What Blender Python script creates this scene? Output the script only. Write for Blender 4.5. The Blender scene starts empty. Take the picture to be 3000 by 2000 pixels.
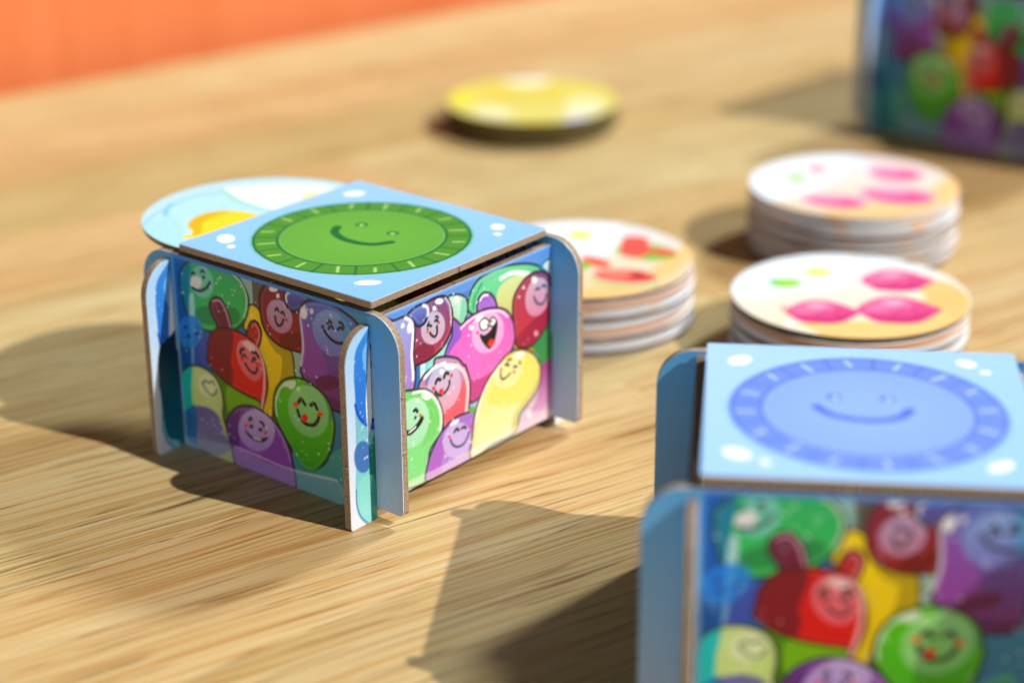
import bpy, bmesh, math, random
import numpy as np
from mathutils import Matrix, Vector, noise

# ------------------------------------------------------------------ camera, world, lamps
K = 0.07                      # metres per unit: one unit is the side of a box lid (7 cm)
rnd = random.Random(7)
sc = bpy.context.scene
C = sc.collection
# plan axes: X runs along the right wall of the middle box, Y along its left wall
CAM = (-4.7571, -4.5322, 3.3709)
RIGHT, DOWN, FWD = (0.6303, -0.7763, -0.0066), (-0.2968, -0.2331, -0.9260), (0.7174, 0.5856, -0.3774)
cam = bpy.data.cameras.new('camera')
cam.lens = 70.06
cam.sensor_width = 36
cam.clip_start = 0.01
cam.clip_end = 50
cam.dof.use_dof = True
cam.dof.focus_distance = 7.22 * K
cam.dof.aperture_fstop = 5.6
co = bpy.data.objects.new('camera', cam)
C.objects.link(co)
m = Matrix(((RIGHT[0], -DOWN[0], -FWD[0]), (RIGHT[1], -DOWN[1], -FWD[1]), (RIGHT[2], -DOWN[2], -FWD[2]))).to_quaternion().to_matrix()
co.matrix_world = Matrix.Translation(Vector(CAM) * K) @ m.to_4x4()
sc.camera = co

w = bpy.data.worlds.new('World')
sc.world = w
w.use_nodes = True
nt = w.node_tree
bg = nt.nodes['Background']
bg.inputs['Color'].default_value = (1.0, 0.72, 0.5, 1)
bg.inputs['Strength'].default_value = 0.06


def lamp(name, to_light, dist, size, watts, color):
    l = bpy.data.lights.new(name, 'AREA')
    l.shape = 'DISK'
    l.size = size
    l.energy = watts
    l.color = color
    o = bpy.data.objects.new(name, l)
    C.objects.link(o)
    d = Vector(to_light).normalized()
    o.location = Vector((0.08, 0.05, 0)) + d * dist
    o.rotation_euler = d.to_track_quat('Z', 'Y').to_euler()
    return o


# low sun through a window on the right, and a broad pale window behind right
lamp('window_sunlight', (0.225, -1.085, 1.0), 14.0, 0.175, 2520, (1.0, 0.95, 0.86))
lamp('window_daylight', (0.99, -0.12, 0.82), 13.0, 1.7, 1680, (0.88, 1.0, 1.03))
# unseen soft fill lamp, added for cool room light low behind the camera
lamp('room_fill', (-1.0, -0.55, 0.16), 4.0, 2.2, 46, (0.78, 0.90, 1.0))
sc.view_settings.view_transform = 'Standard'
sc.view_settings.look = 'None'
sc.view_settings.exposure = 0
sc.view_settings.gamma = 1


# ------------------------------------------------------------------ helpers
def lin(c):
    c = np.asarray(c, float) / 255.0
    return np.where(c <= 0.04045, c / 12.92, ((c + 0.055) / 1.055) ** 2.4)


def L4(c):
    return tuple(float(x) for x in lin(c)) + (1.0,)


def tag(o, label=None, cat=None, group=None, kind=None):
    if label: o['label'] = label
    if cat: o['category'] = cat
    if group: o['group'] = group
    if kind: o['kind'] = kind
    return o


def empty(name, loc, ang=0):
    o = bpy.data.objects.new(name, None)
    o.empty_display_size = 0.02
    o.location = Vector(loc) * K
    o.rotation_euler = (0, 0, ang)
    C.objects.link(o)
    return o


def link(name, me, parent=None, loc=(0, 0, 0), rot=0):
    o = bpy.data.objects.new(name, me)
    o.location = Vector(loc) * K
    o.rotation_euler = (0, 0, rot)
    C.objects.link(o)
    if parent: o.parent = parent
    return o


def bm_mesh(name, bm, mats):
    me = bpy.data.meshes.new(name)
    bm.to_mesh(me)
    bm.free()
    for x in mats: me.materials.append(x)
    return me


def mat(name):
    m = bpy.data.materials.new(name)
    m.use_nodes = True
    n = m.node_tree.nodes
    return m, n, m.node_tree.links, n['Principled BSDF']


def N(n, typ, **kw):
    x = n.new(typ)
    for k, v in kw.items():
        if hasattr(x, k): setattr(x, k, v)
        else: x.inputs[k].default_value = v
    return x


def ramp(n, stops):
    r = n.new('ShaderNodeValToRGB')
    e = r.color_ramp.elements
    while len(e) < len(stops): e.new(0.5)
    for q, (p, c) in zip(e, stops):
        q.position = p
        q.color = c if len(c) == 4 else tuple(c) + (1,)
    return r


# printed card: colour comes from the artwork drawn into the mesh
def mat_print(name='printed_paper', rough=0.36):
    m, n, l, b = mat(name)
    at = N(n, 'ShaderNodeAttribute', attribute_name='art')
    tc = N(n, 'ShaderNodeTexCoord')
    no = N(n, 'ShaderNodeTexNoise', Scale=900.0, Detail=2.0)
    l.new(tc.outputs['Object'], no.inputs['Vector'])
    mx = N(n, 'ShaderNodeMix', data_type='RGBA', blend_type='MULTIPLY')
    mx.inputs['Factor'].default_value = 1
    rp = ramp(n, [(0.3, (0.93, 0.93, 0.93)), (0.7, (1, 1, 1))])
    l.new(no.outputs['Fac'], rp.inputs['Fac'])
    l.new(at.outputs['Color'], mx.inputs['A'])
    l.new(rp.outputs['Color'], mx.inputs['B'])
    l.new(mx.outputs['Result'], b.inputs['Base Color'])
    # woven linen finish of the paper
    wv = N(n, 'ShaderNodeTexWave', Scale=700.0, Distortion=1.0, bands_direction='Z')
    l.new(tc.outputs['Object'], wv.inputs['Vector'])
    bp = N(n, 'ShaderNodeBump', Strength=0.05, Distance=0.00005)
    l.new(wv.outputs['Fac'], bp.inputs['Height'])
    l.new(bp.outputs['Normal'], b.inputs['Normal'])
    b.inputs['Roughness'].default_value = rough
    b.inputs['Specular IOR Level'].default_value = 0.35
    return m


def mat_card():
    m, n, l, b = mat('grey_brown_chipboard')
    tc = N(n, 'ShaderNodeTexCoord')
    mp = N(n, 'ShaderNodeMapping')
    l.new(tc.outputs['Object'], mp.inputs['Vector'])
    no = N(n, 'ShaderNodeTexNoise', Scale=2600.0, Detail=4.0, Roughness=0.7)
    l.new(mp.outputs['Vector'], no.inputs['Vector'])
    rp = ramp(n, [(0.3, (0.12, 0.07, 0.038)), (0.55, (0.34, 0.24, 0.16)), (0.78, (0.62, 0.53, 0.44))])
    l.new(no.outputs['Fac'], rp.inputs['Fac'])
    l.new(rp.outputs['Color'], b.inputs['Base Color'])
    bp = N(n, 'ShaderNodeBump', Strength=0.5, Distance=0.0001)
    l.new(no.outputs['Fac'], bp.inputs['Height'])
    l.new(bp.outputs['Normal'], b.inputs['Normal'])
    b.inputs['Roughness'].default_value = 0.9
    return m


def mat_plain(name, c, rough=0.5):
    m, n, l, b = mat(name)
    tc = N(n, 'ShaderNodeTexCoord')
    no = N(n, 'ShaderNodeTexNoise', Scale=300.0, Detail=3.0)
    l.new(tc.outputs['Object'], no.inputs['Vector'])
    c = lin(c)
    rp = ramp(n, [(0.3, tuple(c * 0.86)), (0.7, tuple(c))])
    l.new(no.outputs['Fac'], rp.inputs['Fac'])
    l.new(rp.outputs['Color'], b.inputs['Base Color'])
    b.inputs['Roughness'].default_value = rough
    return m


PRINT = mat_print()
CARD = mat_card()
BLUEBACK = mat_plain('blue_paper', (96, 160, 205), 0.45)


# ------------------------------------------------------------------ drawing the artwork
def smooth(pts, closed=True, sub=5):
    p = np.asarray(pts, float).reshape(-1, 2)
    n = len(p)
    out = []
    rng = range(n) if closed else range(n - 1)
    for i in rng:
        if closed:
            a, b, c, d = p[i - 1], p[i], p[(i + 1) % n], p[(i + 2) % n]
        else:
            a, b, c, d = p[max(i - 1, 0)], p[i], p[i + 1], p[min(i + 2, n - 1)]
        for k in range(sub):
            t = k / sub
            out.append(0.5 * (2 * b + (c - a) * t + (2 * a - 5 * b + 4 * c - d) * t * t + (3 * b - a - 3 * c + d) * t ** 3))
    if not closed: out.append(p[-1])
    return np.array(out)


def seg_dist(U, V, p, closed):
    best = np.full(U.shape, 1e9)
    inside = np.zeros(U.shape, bool)
    n = len(p)
    for i in range(n if closed else n - 1):
        ax, ay = p[i]
        bx, by = p[(i + 1) % n]
        dx, dy = bx - ax, by - ay
        q = dx * dx + dy * dy
        if q < 1e-14: continue
        t = np.clip(((U - ax) * dx + (V - ay) * dy) / q, 0, 1)
        best = np.minimum(best, (U - ax - t * dx) ** 2 + (V - ay - t * dy) ** 2)
        if closed:
            cr = ((ay > V) != (by > V)) & (U < dx * (V - ay) / (dy if dy else 1e-12) + ax)
            inside ^= cr
    d = np.sqrt(best)
    return np.where(inside, -d, d) if closed else d


class Canvas:
    def __init__(s, x0, x1, y0, y1, step, bgc):
        nx = int(round((x1 - x0) / step)) + 1
        ny = int(round((y1 - y0) / step)) + 1
        s.x = np.linspace(x0, x1, nx)
        s.y = np.linspace(y0, y1, ny)
        s.U, s.V = np.meshgrid(s.x, s.y)
        s.h = step
        s.img = np.zeros((ny, nx, 3)) + np.asarray(bgc, float)
        s.clip = np.ones((ny, nx))

    def win(s, p, pad):
        i0 = max(np.searchsorted(s.x, p[:, 0].min() - pad) - 1, 0)
        i1 = min(np.searchsorted(s.x, p[:, 0].max() + pad) + 1, len(s.x))
        j0 = max(np.searchsorted(s.y, p[:, 1].min() - pad) - 1, 0)
        j1 = min(np.searchsorted(s.y, p[:, 1].max() + pad) + 1, len(s.y))
        return (slice(j0, j1), slice(i0, i1)) if i1 > i0 and j1 > j0 else None

    def put(s, w, a, c):
        s.img[w] = s.img[w] * (1 - a[..., None]) + c * a[..., None]

    def fill(s, pts, c1, c2, al=1, clip=0, raw=False):
        p = pts if raw else smooth(pts)
        w = s.win(p, 2 * s.h)
        if w is None: return
        sd = seg_dist(s.U[w], s.V[w], p, True)
        a = np.clip(0.5 - sd / s.h, 0, 1) * al
        if clip: a = a * s.clip[w]
        y0, y1 = p[:, 1].min(), p[:, 1].max()
        g = np.clip((s.V[w] - y0) / max(y1 - y0, 1e-6), 0, 1)[..., None]
        s.put(w, a, np.asarray(c2, float) * (1 - g) + np.asarray(c1, float) * g)

    def line(s, pts, c, wd, al=1, clip=0, closed=False):
        p = smooth(pts, closed)
        w = s.win(p, wd + 2 * s.h)
        if w is None: return
        d = seg_dist(s.U[w], s.V[w], p, False)
        a = np.clip(0.5 - (d - wd / 2) / s.h, 0, 1) * al
        if clip: a = a * s.clip[w]
        s.put(w, a, np.zeros(a.shape + (3,)) + np.asarray(c, float))

    def bean(s, pts, c1, c2):
        p = smooth(pts)
        w = s.win(p, 0.03)
        if w is None: return
        sd = seg_dist(s.U[w], s.V[w], p, True)
        c1, c2 = np.asarray(c1, float), np.asarray(c2, float)
        y0, y1 = p[:, 1].min(), p[:, 1].max()
        g = np.clip((s.V[w] - y0) / max(y1 - y0, 1e-6), 0, 1)[..., None]
        col = c2 * (1 - g) + c1 * g
        dark = (c1 + c2) / 2 * 0.26 * np.array([0.9, 0.85, 1.1])
        s.put(w, np.clip(0.5 - (sd - 0.006) / s.h, 0, 1), np.zeros(col.shape) + dark)
        s.put(w, np.clip(0.5 - (sd + 0.003) / s.h, 0, 1), col)
        edge = np.clip((sd + 0.035) / 0.032, 0, 1) * (sd < -0.003) * 0.30
        s.put(w, edge, col * 0.72)
        rim = np.clip(1 - np.abs(sd + 0.013) / 0.004, 0, 1) * 0.42
        s.put(w, rim, col * 0.4 + 255 * 0.6)
        s.clip = np.zeros(s.U.shape)
        s.clip[w] = np.clip(0.5 - (sd + 0.003) / s.h, 0, 1)

    def draw(s, art):
        for t in art:
            if t[0] == 'B': s.bean(t[1], t[2], t[3])
            elif t[0] == 'F': s.fill(*t[1:])
            else: s.line(*t[1:])

    def sparkle(s, n, x0, x1, y0, y1, seed):
        r = random.Random(seed)
        cl = [(r.uniform(x0, x1), r.uniform(y0, y1)) for _ in range(n // 4)]
        for k in range(n):
            cx, cy = cl[k % len(cl)]
            cx += r.gauss(0, 0.03); cy += r.gauss(0, 0.03)
            if not (x0 < cx < x1 and y0 < cy < y1): continue
            q = r.choice((0.0026, 0.0034, 0.0048))
            w = s.win(np.array([(cx, cy)]), q + 2 * s.h)
            if w is None: continue
            d = np.hypot(s.U[w] - cx, s.V[w] - cy)
            a = np.clip(0.5 - (d - q) / s.h, 0, 1) * r.uniform(0.4, 0.9)
            s.put(w, a, np.zeros(a.shape + (3,)) + 248.0)


def sheet_mesh(name, cv, outline, to3d, back, rimcol=(236, 236, 238)):
    """A printed sheet cut along `outline`; back is the offset that turns its edge over."""
    p = np.asarray(outline, float)
    sd = seg_dist(cv.U, cv.V, p, True)
    keep = sd < 0
    ny, nx = sd.shape
    near = np.zeros_like(keep)
    for dj in (-1, 0, 1):
        for di in (-1, 0, 1):
            near |= np.roll(np.roll(keep, dj, 0), di, 1)
    cell = keep[:-1, :-1] | keep[1:, :-1] | keep[:-1, 1:] | keep[1:, 1:]
    use = np.zeros_like(keep)
    use[:-1, :-1] |= cell; use[1:, :-1] |= cell; use[:-1, 1:] |= cell; use[1:, 1:] |= cell
    U, V = cv.U.copy(), cv.V.copy()
    # pull the outermost points onto the outline
    n = len(p)
    for j, i in zip(*np.where(use & ~keep)):
        x, y = U[j, i], V[j, i]
        best = None
        for k in range(n):
            a, b = p[k], p[(k + 1) % n]
            d = b - a
            t = min(max(((x - a[0]) * d[0] + (y - a[1]) * d[1]) / (d @ d + 1e-15), 0), 1)
            q = a + t * d
            e = (q[0] - x) ** 2 + (q[1] - y) ** 2
            if best is None or e < best[0]: best = (e, q)
        U[j, i], V[j, i] = best[1]
    idx = -np.ones(use.shape, int)
    idx[use] = np.arange(use.sum())
    vs = [tuple(np.array(to3d(a, b)) * K) for a, b in zip(U[use], V[use])]
    cj, ci = np.where(cell)
    faces = np.stack([idx[cj, ci], idx[cj, ci + 1], idx[cj + 1, ci + 1], idx[cj + 1, ci]], 1).tolist()
    cols = lin(np.clip(cv.img[use], 0, 255))
    # edge turned over: a shallow skirt along the border
    cnt = {}
    for f in faces:
        for k in range(4):
            e = (f[k], f[(k + 1) % 4])
            cnt[tuple(sorted(e))] = cnt.get(tuple(sorted(e)), 0) + 1
    add, bv = {}, np.array(back) * K
    sk = []
    for (a, b), q in cnt.items():
        if q != 1: continue
        for v in (a, b):
            if v not in add:
                add[v] = len(vs)
                vs.append(tuple(np.array(vs[v]) + bv))
        sk.append([a, b, add[b], add[a]])
    me = bpy.data.meshes.new(name)
    me.from_pydata(vs, [], faces + sk)
    ca = me.color_attributes.new('art', 'FLOAT_COLOR', 'POINT')
    full = np.ones((len(vs), 4))
    full[:len(cols), :3] = cols
    full[len(cols):, :3] = lin(rimcol)
    ca.data.foreach_set('color', full.ravel())
    me.materials.append(PRINT)
    me.update()
    return me


def slab_mesh(name, outline, to3d, t0, t1, mats=None, nubs=()):
    """Chipboard slab: `outline` extruded from depth t0 to t1; last material on the far face."""
    bm = bmesh.new()
    fr = [bm.verts.new(Vector(to3d(x, y, t0)) * K) for x, y in outline]
    bk = [bm.verts.new(Vector(to3d(x, y, t1)) * K) for x, y in outline]
    bm.faces.new(fr)
    f = bm.faces.new(list(reversed(bk)))
    f.material_index = 1
    n = len(outline)
    for i in range(n):
        bm.faces.new((fr[i], bk[i], bk[(i + 1) % n], fr[(i + 1) % n]))
    for x, y in nubs:        # torn punch-out nubs left on the cut edge
        s = 0.0045
        vv = [bm.verts.new(Vector(to3d(x + a * s, y + b * s, t)) * K) for t in (t0 + 0.002, t1 - 0.004) for a, b in ((-1, -1), (1, -0.8), (0.7, 1), (-1, 0.8))]
        for q in ((0, 1, 2, 3), (7, 6, 5, 4), (0, 4, 5, 1), (1, 5, 6, 2), (2, 6, 7, 3), (3, 7, 4, 0)):
            bm.faces.new([vv[k] for k in q])
    bmesh.ops.recalc_face_normals(bm, faces=bm.faces)
    return bm_mesh(name, bm, mats or [CARD, BLUEBACK])


# ------------------------------------------------------------------ the artwork itself (strokes in panel units)
ART_FRONT=[
('F',[0.664,0.803,0.58,0.815,0.571,0.693,0.618,0.682,0.631,0.748],(150,190,190),(150,190,190),1,0),
('F',[0.587,0.814,0.516,0.816,0.545,0.664,0.59,0.688,0.594,0.75],(92,92,88),(92,92,88),1,0),
('F',[0.41,0.576,0.346,0.592,0.354,0.48,0.364,0.395,0.409,0.392,0.408,0.493],(160,185,170),(160,185,170),1,0),
('F',[0.873,0.431,0.713,0.391,0.567,0.295,0.51,0.356,0.501,0.232,0.547,0.246,0.713,0.255,0.795,0.139,0.801,0.276,0.847,0.383],(92,140,20),(70,110,20),1,0),
('F',[0.766,0.331,0.659,0.324,0.571,0.312,0.592,0.279,0.713,0.255,0.77,0.216],(120,175,20),(120,175,20),1,0),
('B',[0.617,0.692,0.571,0.693,0.529,0.633,0.473,0.592,0.407,0.563,0.396,0.493,0.396,0.461,0.414,0.413,0.503,0.366,0.528,0.26,0.575,0.27,0.553,0.478,0.627,0.574,0.653,0.603],(246,214,20),(225,190,10),1),
('F',[0.54,0.617,0.469,0.586,0.411,0.562,0.398,0.492,0.402,0.46,0.429,0.435,0.484,0.398,0.465,0.456,0.457,0.524,0.49,0.542,0.523,0.574],(176,152,10),(176,152,10),0.9,1),
('B',[0.995,0.724,0.957,0.782,0.876,0.818,0.775,0.819,0.701,0.812,0.656,0.784,0.623,0.736,0.622,0.688,0.646,0.629,0.697,0.582,0.761,0.553,0.83,0.538,0.903,0.534,0.957,0.564,0.983,0.623],(50,175,110),(60,190,90),1),
('F',[1.013,0.766,0.933,0.805,0.946,0.667,0.958,0.55,1.011,0.587,1.03,0.691],(20,120,165),(15,120,150),0.85,1),
('F',[0.81,0.65,0.713,0.669,0.672,0.647,0.685,0.609,0.769,0.574,0.915,0.56,0.915,0.61],(30,120,70),(30,120,70),0.7,1),
('F',[0.806,0.755,0.811,0.714,0.838,0.679,0.877,0.664,0.914,0.675,0.934,0.707,0.929,0.749,0.902,0.783,0.863,0.798,0.826,0.787],(150,215,215),(150,215,215),0.75,1),
('F',[0.872,0.727,0.88,0.71,0.897,0.696,0.917,0.691,0.933,0.697,0.938,0.712,0.93,0.73,0.912,0.743,0.892,0.748,0.877,0.742],(240,236,235),(240,236,235),1,0),
('L',[0.927,0.693,0.888,0.689,0.847,0.712,0.826,0.738],(14,14,22),0.011,1,0),
('L',[0.926,0.747,0.916,0.759,0.909,0.754],(14,14,22),0.009,1,0),
('L',[0.873,0.769,0.863,0.778,0.854,0.772],(14,14,22),0.009,1,0),
('F',[0.851,0.753,0.853,0.749,0.857,0.745,0.862,0.744,0.866,0.746,0.867,0.75,0.865,0.754,0.861,0.758,0.856,0.759,0.852,0.757],(14,14,22),(14,14,22),1,0),
('L',[0.706,0.802,0.657,0.78,0.63,0.734,0.633,0.681,0.65,0.639],(225,240,215),0.008,0.85,0),
('F',[0.948,0.656,0.934,0.67,0.923,0.659,0.925,0.536,0.937,0.519,0.957,0.514,0.955,0.601],(200,228,235),(200,228,235),0.85,0),
('F',[0.958,0.506,0.939,0.511,0.948,0.377,0.953,0.36,0.963,0.357,0.961,0.418],(190,215,240),(190,215,240),0.6,0),
('F',[0.882,0.525,0.9,0.481,0.941,0.446,0.988,0.435,1.024,0.45,1.034,0.487,1.015,0.532,0.974,0.566,0.928,0.577,0.893,0.562],(30,135,225),(60,140,220),0.8,0),
('F',[0.971,0.521,0.974,0.516,0.98,0.512,0.987,0.51,0.992,0.512,0.994,0.515,0.991,0.52,0.985,0.524,0.978,0.526,0.973,0.525],(20,50,120),(20,50,120),1,0),
('F',[0.91,0.507,0.912,0.502,0.918,0.498,0.925,0.497,0.93,0.498,0.932,0.502,0.929,0.507,0.923,0.511,0.917,0.512,0.911,0.511],(20,50,120),(20,50,120),1,0),
('F',[0.959,0.486,0.961,0.481,0.967,0.477,0.974,0.475,0.979,0.477,0.981,0.48,0.978,0.485,0.972,0.489,0.966,0.491,0.96,0.49],(20,50,120),(20,50,120),1,0),
('F',[0.931,0.447,0.86,0.527,0.863,0.443,0.883,0.383,0.896,0.379,0.947,0.366,0.936,0.415],(84,84,178),(84,84,178),0.7,0),
('B',[0.559,0.73,0.542,0.776,0.502,0.812,0.426,0.81,0.346,0.801,0.314,0.755,0.336,0.681,0.342,0.586,0.397,0.571,0.465,0.573,0.523,0.6,0.552,0.645],(120,38,70),(150,20,28),1),
('F',[0.468,0.593,0.424,0.635,0.347,0.647,0.323,0.616,0.397,0.576,0.447,0.577],(105,8,14),(105,8,14),0.8,1),
('F',[0.395,0.721,0.391,0.681,0.412,0.644,0.45,0.624,0.491,0.629,0.519,0.657,0.523,0.698,0.502,0.735,0.463,0.754,0.423,0.749],(200,185,225),(200,150,185),0.85,1),
('F',[0.457,0.797,0.462,0.789,0.475,0.782,0.489,0.779,0.501,0.78,0.505,0.786,0.5,0.794,0.488,0.801,0.473,0.805,0.461,0.803],(245,240,245),(245,240,245),1,0),
('F',[0.45,0.772,0.452,0.765,0.457,0.761,0.463,0.759,0.468,0.762,0.47,0.767,0.467,0.773,0.462,0.778,0.456,0.779,0.451,0.777],(245,240,245),(245,240,245),1,0),
('L',[0.478,0.708,0.468,0.72,0.46,0.709],(14,14,22),0.009,1,0),
('L',[0.447,0.705,0.437,0.713,0.431,0.699],(14,14,22),0.009,1,0),
('L',[0.48,0.684,0.475,0.657,0.459,0.652,0.445,0.665,0.438,0.682],(14,14,22),0.01,1,0),
('F',[0.415,0.686,0.416,0.682,0.42,0.678,0.425,0.677,0.428,0.679,0.429,0.682,0.428,0.686,0.424,0.689,0.419,0.69,0.416,0.689],(190,20,50),(190,20,50),1,0),
('B',[0.423,0.783,0.406,0.804,0.359,0.812,0.302,0.798,0.313,0.768,0.355,0.738,0.387,0.727,0.417,0.743],(105,110,200),(80,70,130),1),
('L',[0.416,0.757,0.417,0.781,0.4,0.798],(225,225,245),0.01,1,0),
('B',[0.349,0.729,0.326,0.772,0.272,0.795,0.184,0.799,0.117,0.782,0.067,0.761,0.018,0.709,-0.012,0.633,0.08,0.537,0.09,0.444,0.12,0.392,0.197,0.384,0.268,0.404,0.322,0.437,0.355,0.485,0.359,0.502,0.344,0.593,0.344,0.662],(105,120,205),(125,45,110),1),
('F',[0.34,0.697,0.26,0.632,0.222,0.515,0.313,0.483,0.344,0.488,0.357,0.503],(165,75,175),(165,75,175),0.55,1),
('F',[0.158,0.503,0.171,0.482,0.205,0.462,0.247,0.45,0.28,0.453,0.292,0.467,0.278,0.489,0.243,0.509,0.202,0.52,0.169,0.518],(100,20,72),(100,20,72),0.85,1),
('F',[0.342,0.476,0.249,0.435,0.14,0.43,0.085,0.428,0.142,0.377,0.28,0.392],(75,25,75),(75,25,75),0.55,1),
('F',[0.108,0.739,0.096,0.687,0.12,0.635,0.171,0.603,0.231,0.605,0.275,0.639,0.287,0.693,0.261,0.745,0.21,0.775,0.151,0.773],(150,190,235),(130,140,215),0.75,1),
('F',[0.142,0.779,0.08,0.744,0.066,0.68,0.124,0.649,0.142,0.712],(80,165,215),(80,165,215),0.6,1),
('L',[0.358,0.52,0.342,0.594,0.344,0.662,0.347,0.719,0.322,0.763],(225,215,240),0.012,0.9,0),
('F',[0.31,0.741,0.312,0.726,0.32,0.714,0.331,0.71,0.342,0.714,0.348,0.727,0.347,0.742,0.339,0.754,0.327,0.758,0.316,0.753],(240,236,242),(240,236,242),1,0),
('F',[0.279,0.753,0.281,0.746,0.286,0.741,0.292,0.739,0.297,0.742,0.298,0.748,0.296,0.755,0.291,0.76,0.285,0.762,0.28,0.759],(235,235,240),(235,235,240),1,0),
('L',[0.21,0.722,0.199,0.735,0.19,0.73],(14,14,22),0.01,1,0),
('L',[0.205,0.703,0.193,0.719,0.183,0.708],(14,14,22),0.01,1,0),
('L',[0.151,0.74,0.138,0.741,0.13,0.728],(14,14,22),0.01,1,0),
('L',[0.159,0.711,0.145,0.723,0.135,0.717],(14,14,22),0.01,1,0),
('L',[0.228,0.691,0.209,0.672,0.175,0.658,0.138,0.662],(14,14,22),0.012,1,0),
('F',[0.227,0.705,0.229,0.7,0.233,0.696,0.239,0.695,0.243,0.697,0.244,0.701,0.242,0.706,0.238,0.709,0.232,0.711,0.228,0.709],(80,40,90),(80,40,90),1,0),
('B',[0.642,0.563,0.624,0.61,0.606,0.632,0.58,0.637,0.561,0.608,0.564,0.579,0.583,0.536,0.63,0.531],(165,25,35),(190,20,28),1),
('L',[0.595,0.628,0.573,0.605,0.573,0.577,0.59,0.541],(240,150,160),0.008,0.9,0),
('B',[0.836,0.644,0.817,0.673,0.788,0.685,0.76,0.672,0.735,0.632,0.721,0.576,0.708,0.5,0.795,0.496,0.802,0.573,0.824,0.604],(105,35,70),(115,20,45),1),
('L',[0.818,0.664,0.779,0.675,0.748,0.643,0.733,0.601,0.722,0.568],(230,185,205),0.008,0.85,0),
('B',[0.859,0.48,0.831,0.531,0.789,0.559,0.721,0.572,0.674,0.569,0.628,0.56,0.584,0.528,0.559,0.485,0.549,0.457,0.543,0.391,0.558,0.333,0.584,0.279,0.589,0.311,0.659,0.319,0.742,0.333,0.818,0.363,0.869,0.405,0.864,0.432],(200,28,30),(215,18,18),1),
('F',[0.858,0.499,0.789,0.562,0.726,0.574,0.715,0.534,0.738,0.439,0.728,0.381,0.729,0.409,0.745,0.337,0.818,0.363,0.875,0.403,0.878,0.439],(105,12,38),(105,12,38),0.8,1),
('F',[0.578,0.499,0.566,0.45,0.58,0.408,0.616,0.388,0.658,0.399,0.692,0.436,0.703,0.485,0.688,0.527,0.653,0.546,0.611,0.536],(240,160,175),(235,120,130),0.8,1),
('F',[0.668,0.532,0.639,0.543,0.602,0.531,0.604,0.513,0.636,0.515],(250,225,230),(250,225,230),0.8,0),
('L',[0.641,0.544,0.59,0.53,0.559,0.476,0.558,0.396,0.57,0.33,0.582,0.286],(250,190,190),0.014,0.9,0),
('L',[0.681,0.485,0.675,0.502,0.662,0.507],(14,14,22),0.012,1,0),
('L',[0.615,0.506,0.597,0.508,0.583,0.496],(14,14,22),0.012,1,0),
('L',[0.674,0.469,0.661,0.485,0.649,0.477],(14,14,22),0.009,1,0),
('L',[0.618,0.467,0.605,0.486,0.594,0.471],(14,14,22),0.011,1,0),
('L',[0.658,0.45,0.639,0.429,0.613,0.421,0.597,0.435,0.593,0.449],(14,14,22),0.01,1,0),
('F',[0.664,0.465,0.666,0.46,0.672,0.456,0.678,0.454,0.683,0.456,0.685,0.46,0.682,0.465,0.677,0.469,0.67,0.471,0.666,0.469],(235,40,40),(235,40,40),1,0),
('F',[0.576,0.465,0.578,0.46,0.584,0.456,0.59,0.454,0.595,0.456,0.596,0.46,0.594,0.465,0.589,0.469,0.582,0.471,0.578,0.469],(235,40,40),(235,40,40),1,0),
('B',[0.512,0.328,0.5,0.376,0.471,0.417,0.423,0.45,0.359,0.465,0.287,0.451,0.228,0.415,0.199,0.344,0.202,0.286,0.223,0.213,0.267,0.142,0.326,0.097,0.383,0.103,0.431,0.161,0.484,0.228,0.51,0.275],(95,190,20),(70,165,40),1),
('F',[0.343,0.463,0.196,0.397,0.123,0.33,0.2,0.335,0.255,0.337,0.318,0.399],(80,140,110),(80,140,110),0.6,1),
('F',[0.232,0.394,0.229,0.33,0.265,0.27,0.326,0.237,0.39,0.245,0.431,0.29,0.434,0.355,0.396,0.415,0.335,0.447,0.272,0.439],(175,225,165),(150,210,150),0.75,1),
('F',[0.466,0.403,0.441,0.432,0.394,0.449,0.393,0.427,0.414,0.408,0.442,0.412],(225,240,215),(225,240,215),1,0),
('L',[0.501,0.277,0.503,0.331,0.478,0.391,0.441,0.43],(220,240,210),0.009,0.9,0),
('F',[0.366,0.425,0.368,0.419,0.373,0.415,0.38,0.413,0.385,0.415,0.387,0.419,0.384,0.424,0.379,0.429,0.372,0.43,0.367,0.429],(225,240,215),(225,240,215),1,0),
('L',[0.38,0.364,0.365,0.382,0.346,0.365],(14,14,22),0.014,1,0),
('L',[0.317,0.37,0.297,0.383,0.284,0.364],(14,14,22),0.014,1,0),
('L',[0.388,0.331,0.375,0.303,0.348,0.286,0.308,0.292,0.284,0.316,0.277,0.333],(14,14,22),0.014,1,0),
('F',[0.334,0.313,0.338,0.302,0.348,0.293,0.359,0.29,0.368,0.293,0.371,0.302,0.367,0.313,0.357,0.322,0.346,0.325,0.337,0.322],(225,40,20),(225,40,20),1,0),
('F',[0.382,0.352,0.387,0.346,0.395,0.343,0.403,0.343,0.408,0.347,0.408,0.352,0.403,0.358,0.395,0.361,0.387,0.361,0.382,0.358],(240,70,30),(240,70,30),1,0),
('F',[0.255,0.347,0.26,0.342,0.268,0.338,0.277,0.338,0.282,0.342,0.282,0.348,0.277,0.353,0.268,0.357,0.26,0.356,0.255,0.353],(240,70,30),(240,70,30),1,0),
('F',[0.42,0.156,0.36,0.105,0.267,0.133,0.195,0.221,0.095,0.242,0.08,-0.012,0.219,-0.011,0.43,0.002],(90,175,140),(100,185,165),0.7,0),
('B',[1.04,0.258,1.02,0.319,0.96,0.361,0.897,0.368,0.837,0.349,0.805,0.307,0.796,0.25,0.803,0.188,0.779,0.116,0.753,0.068,0.772,-0.018,0.931,0.006,1.05,0.019,1.045,0.163],(215,232,160),(200,215,120),1),
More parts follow.
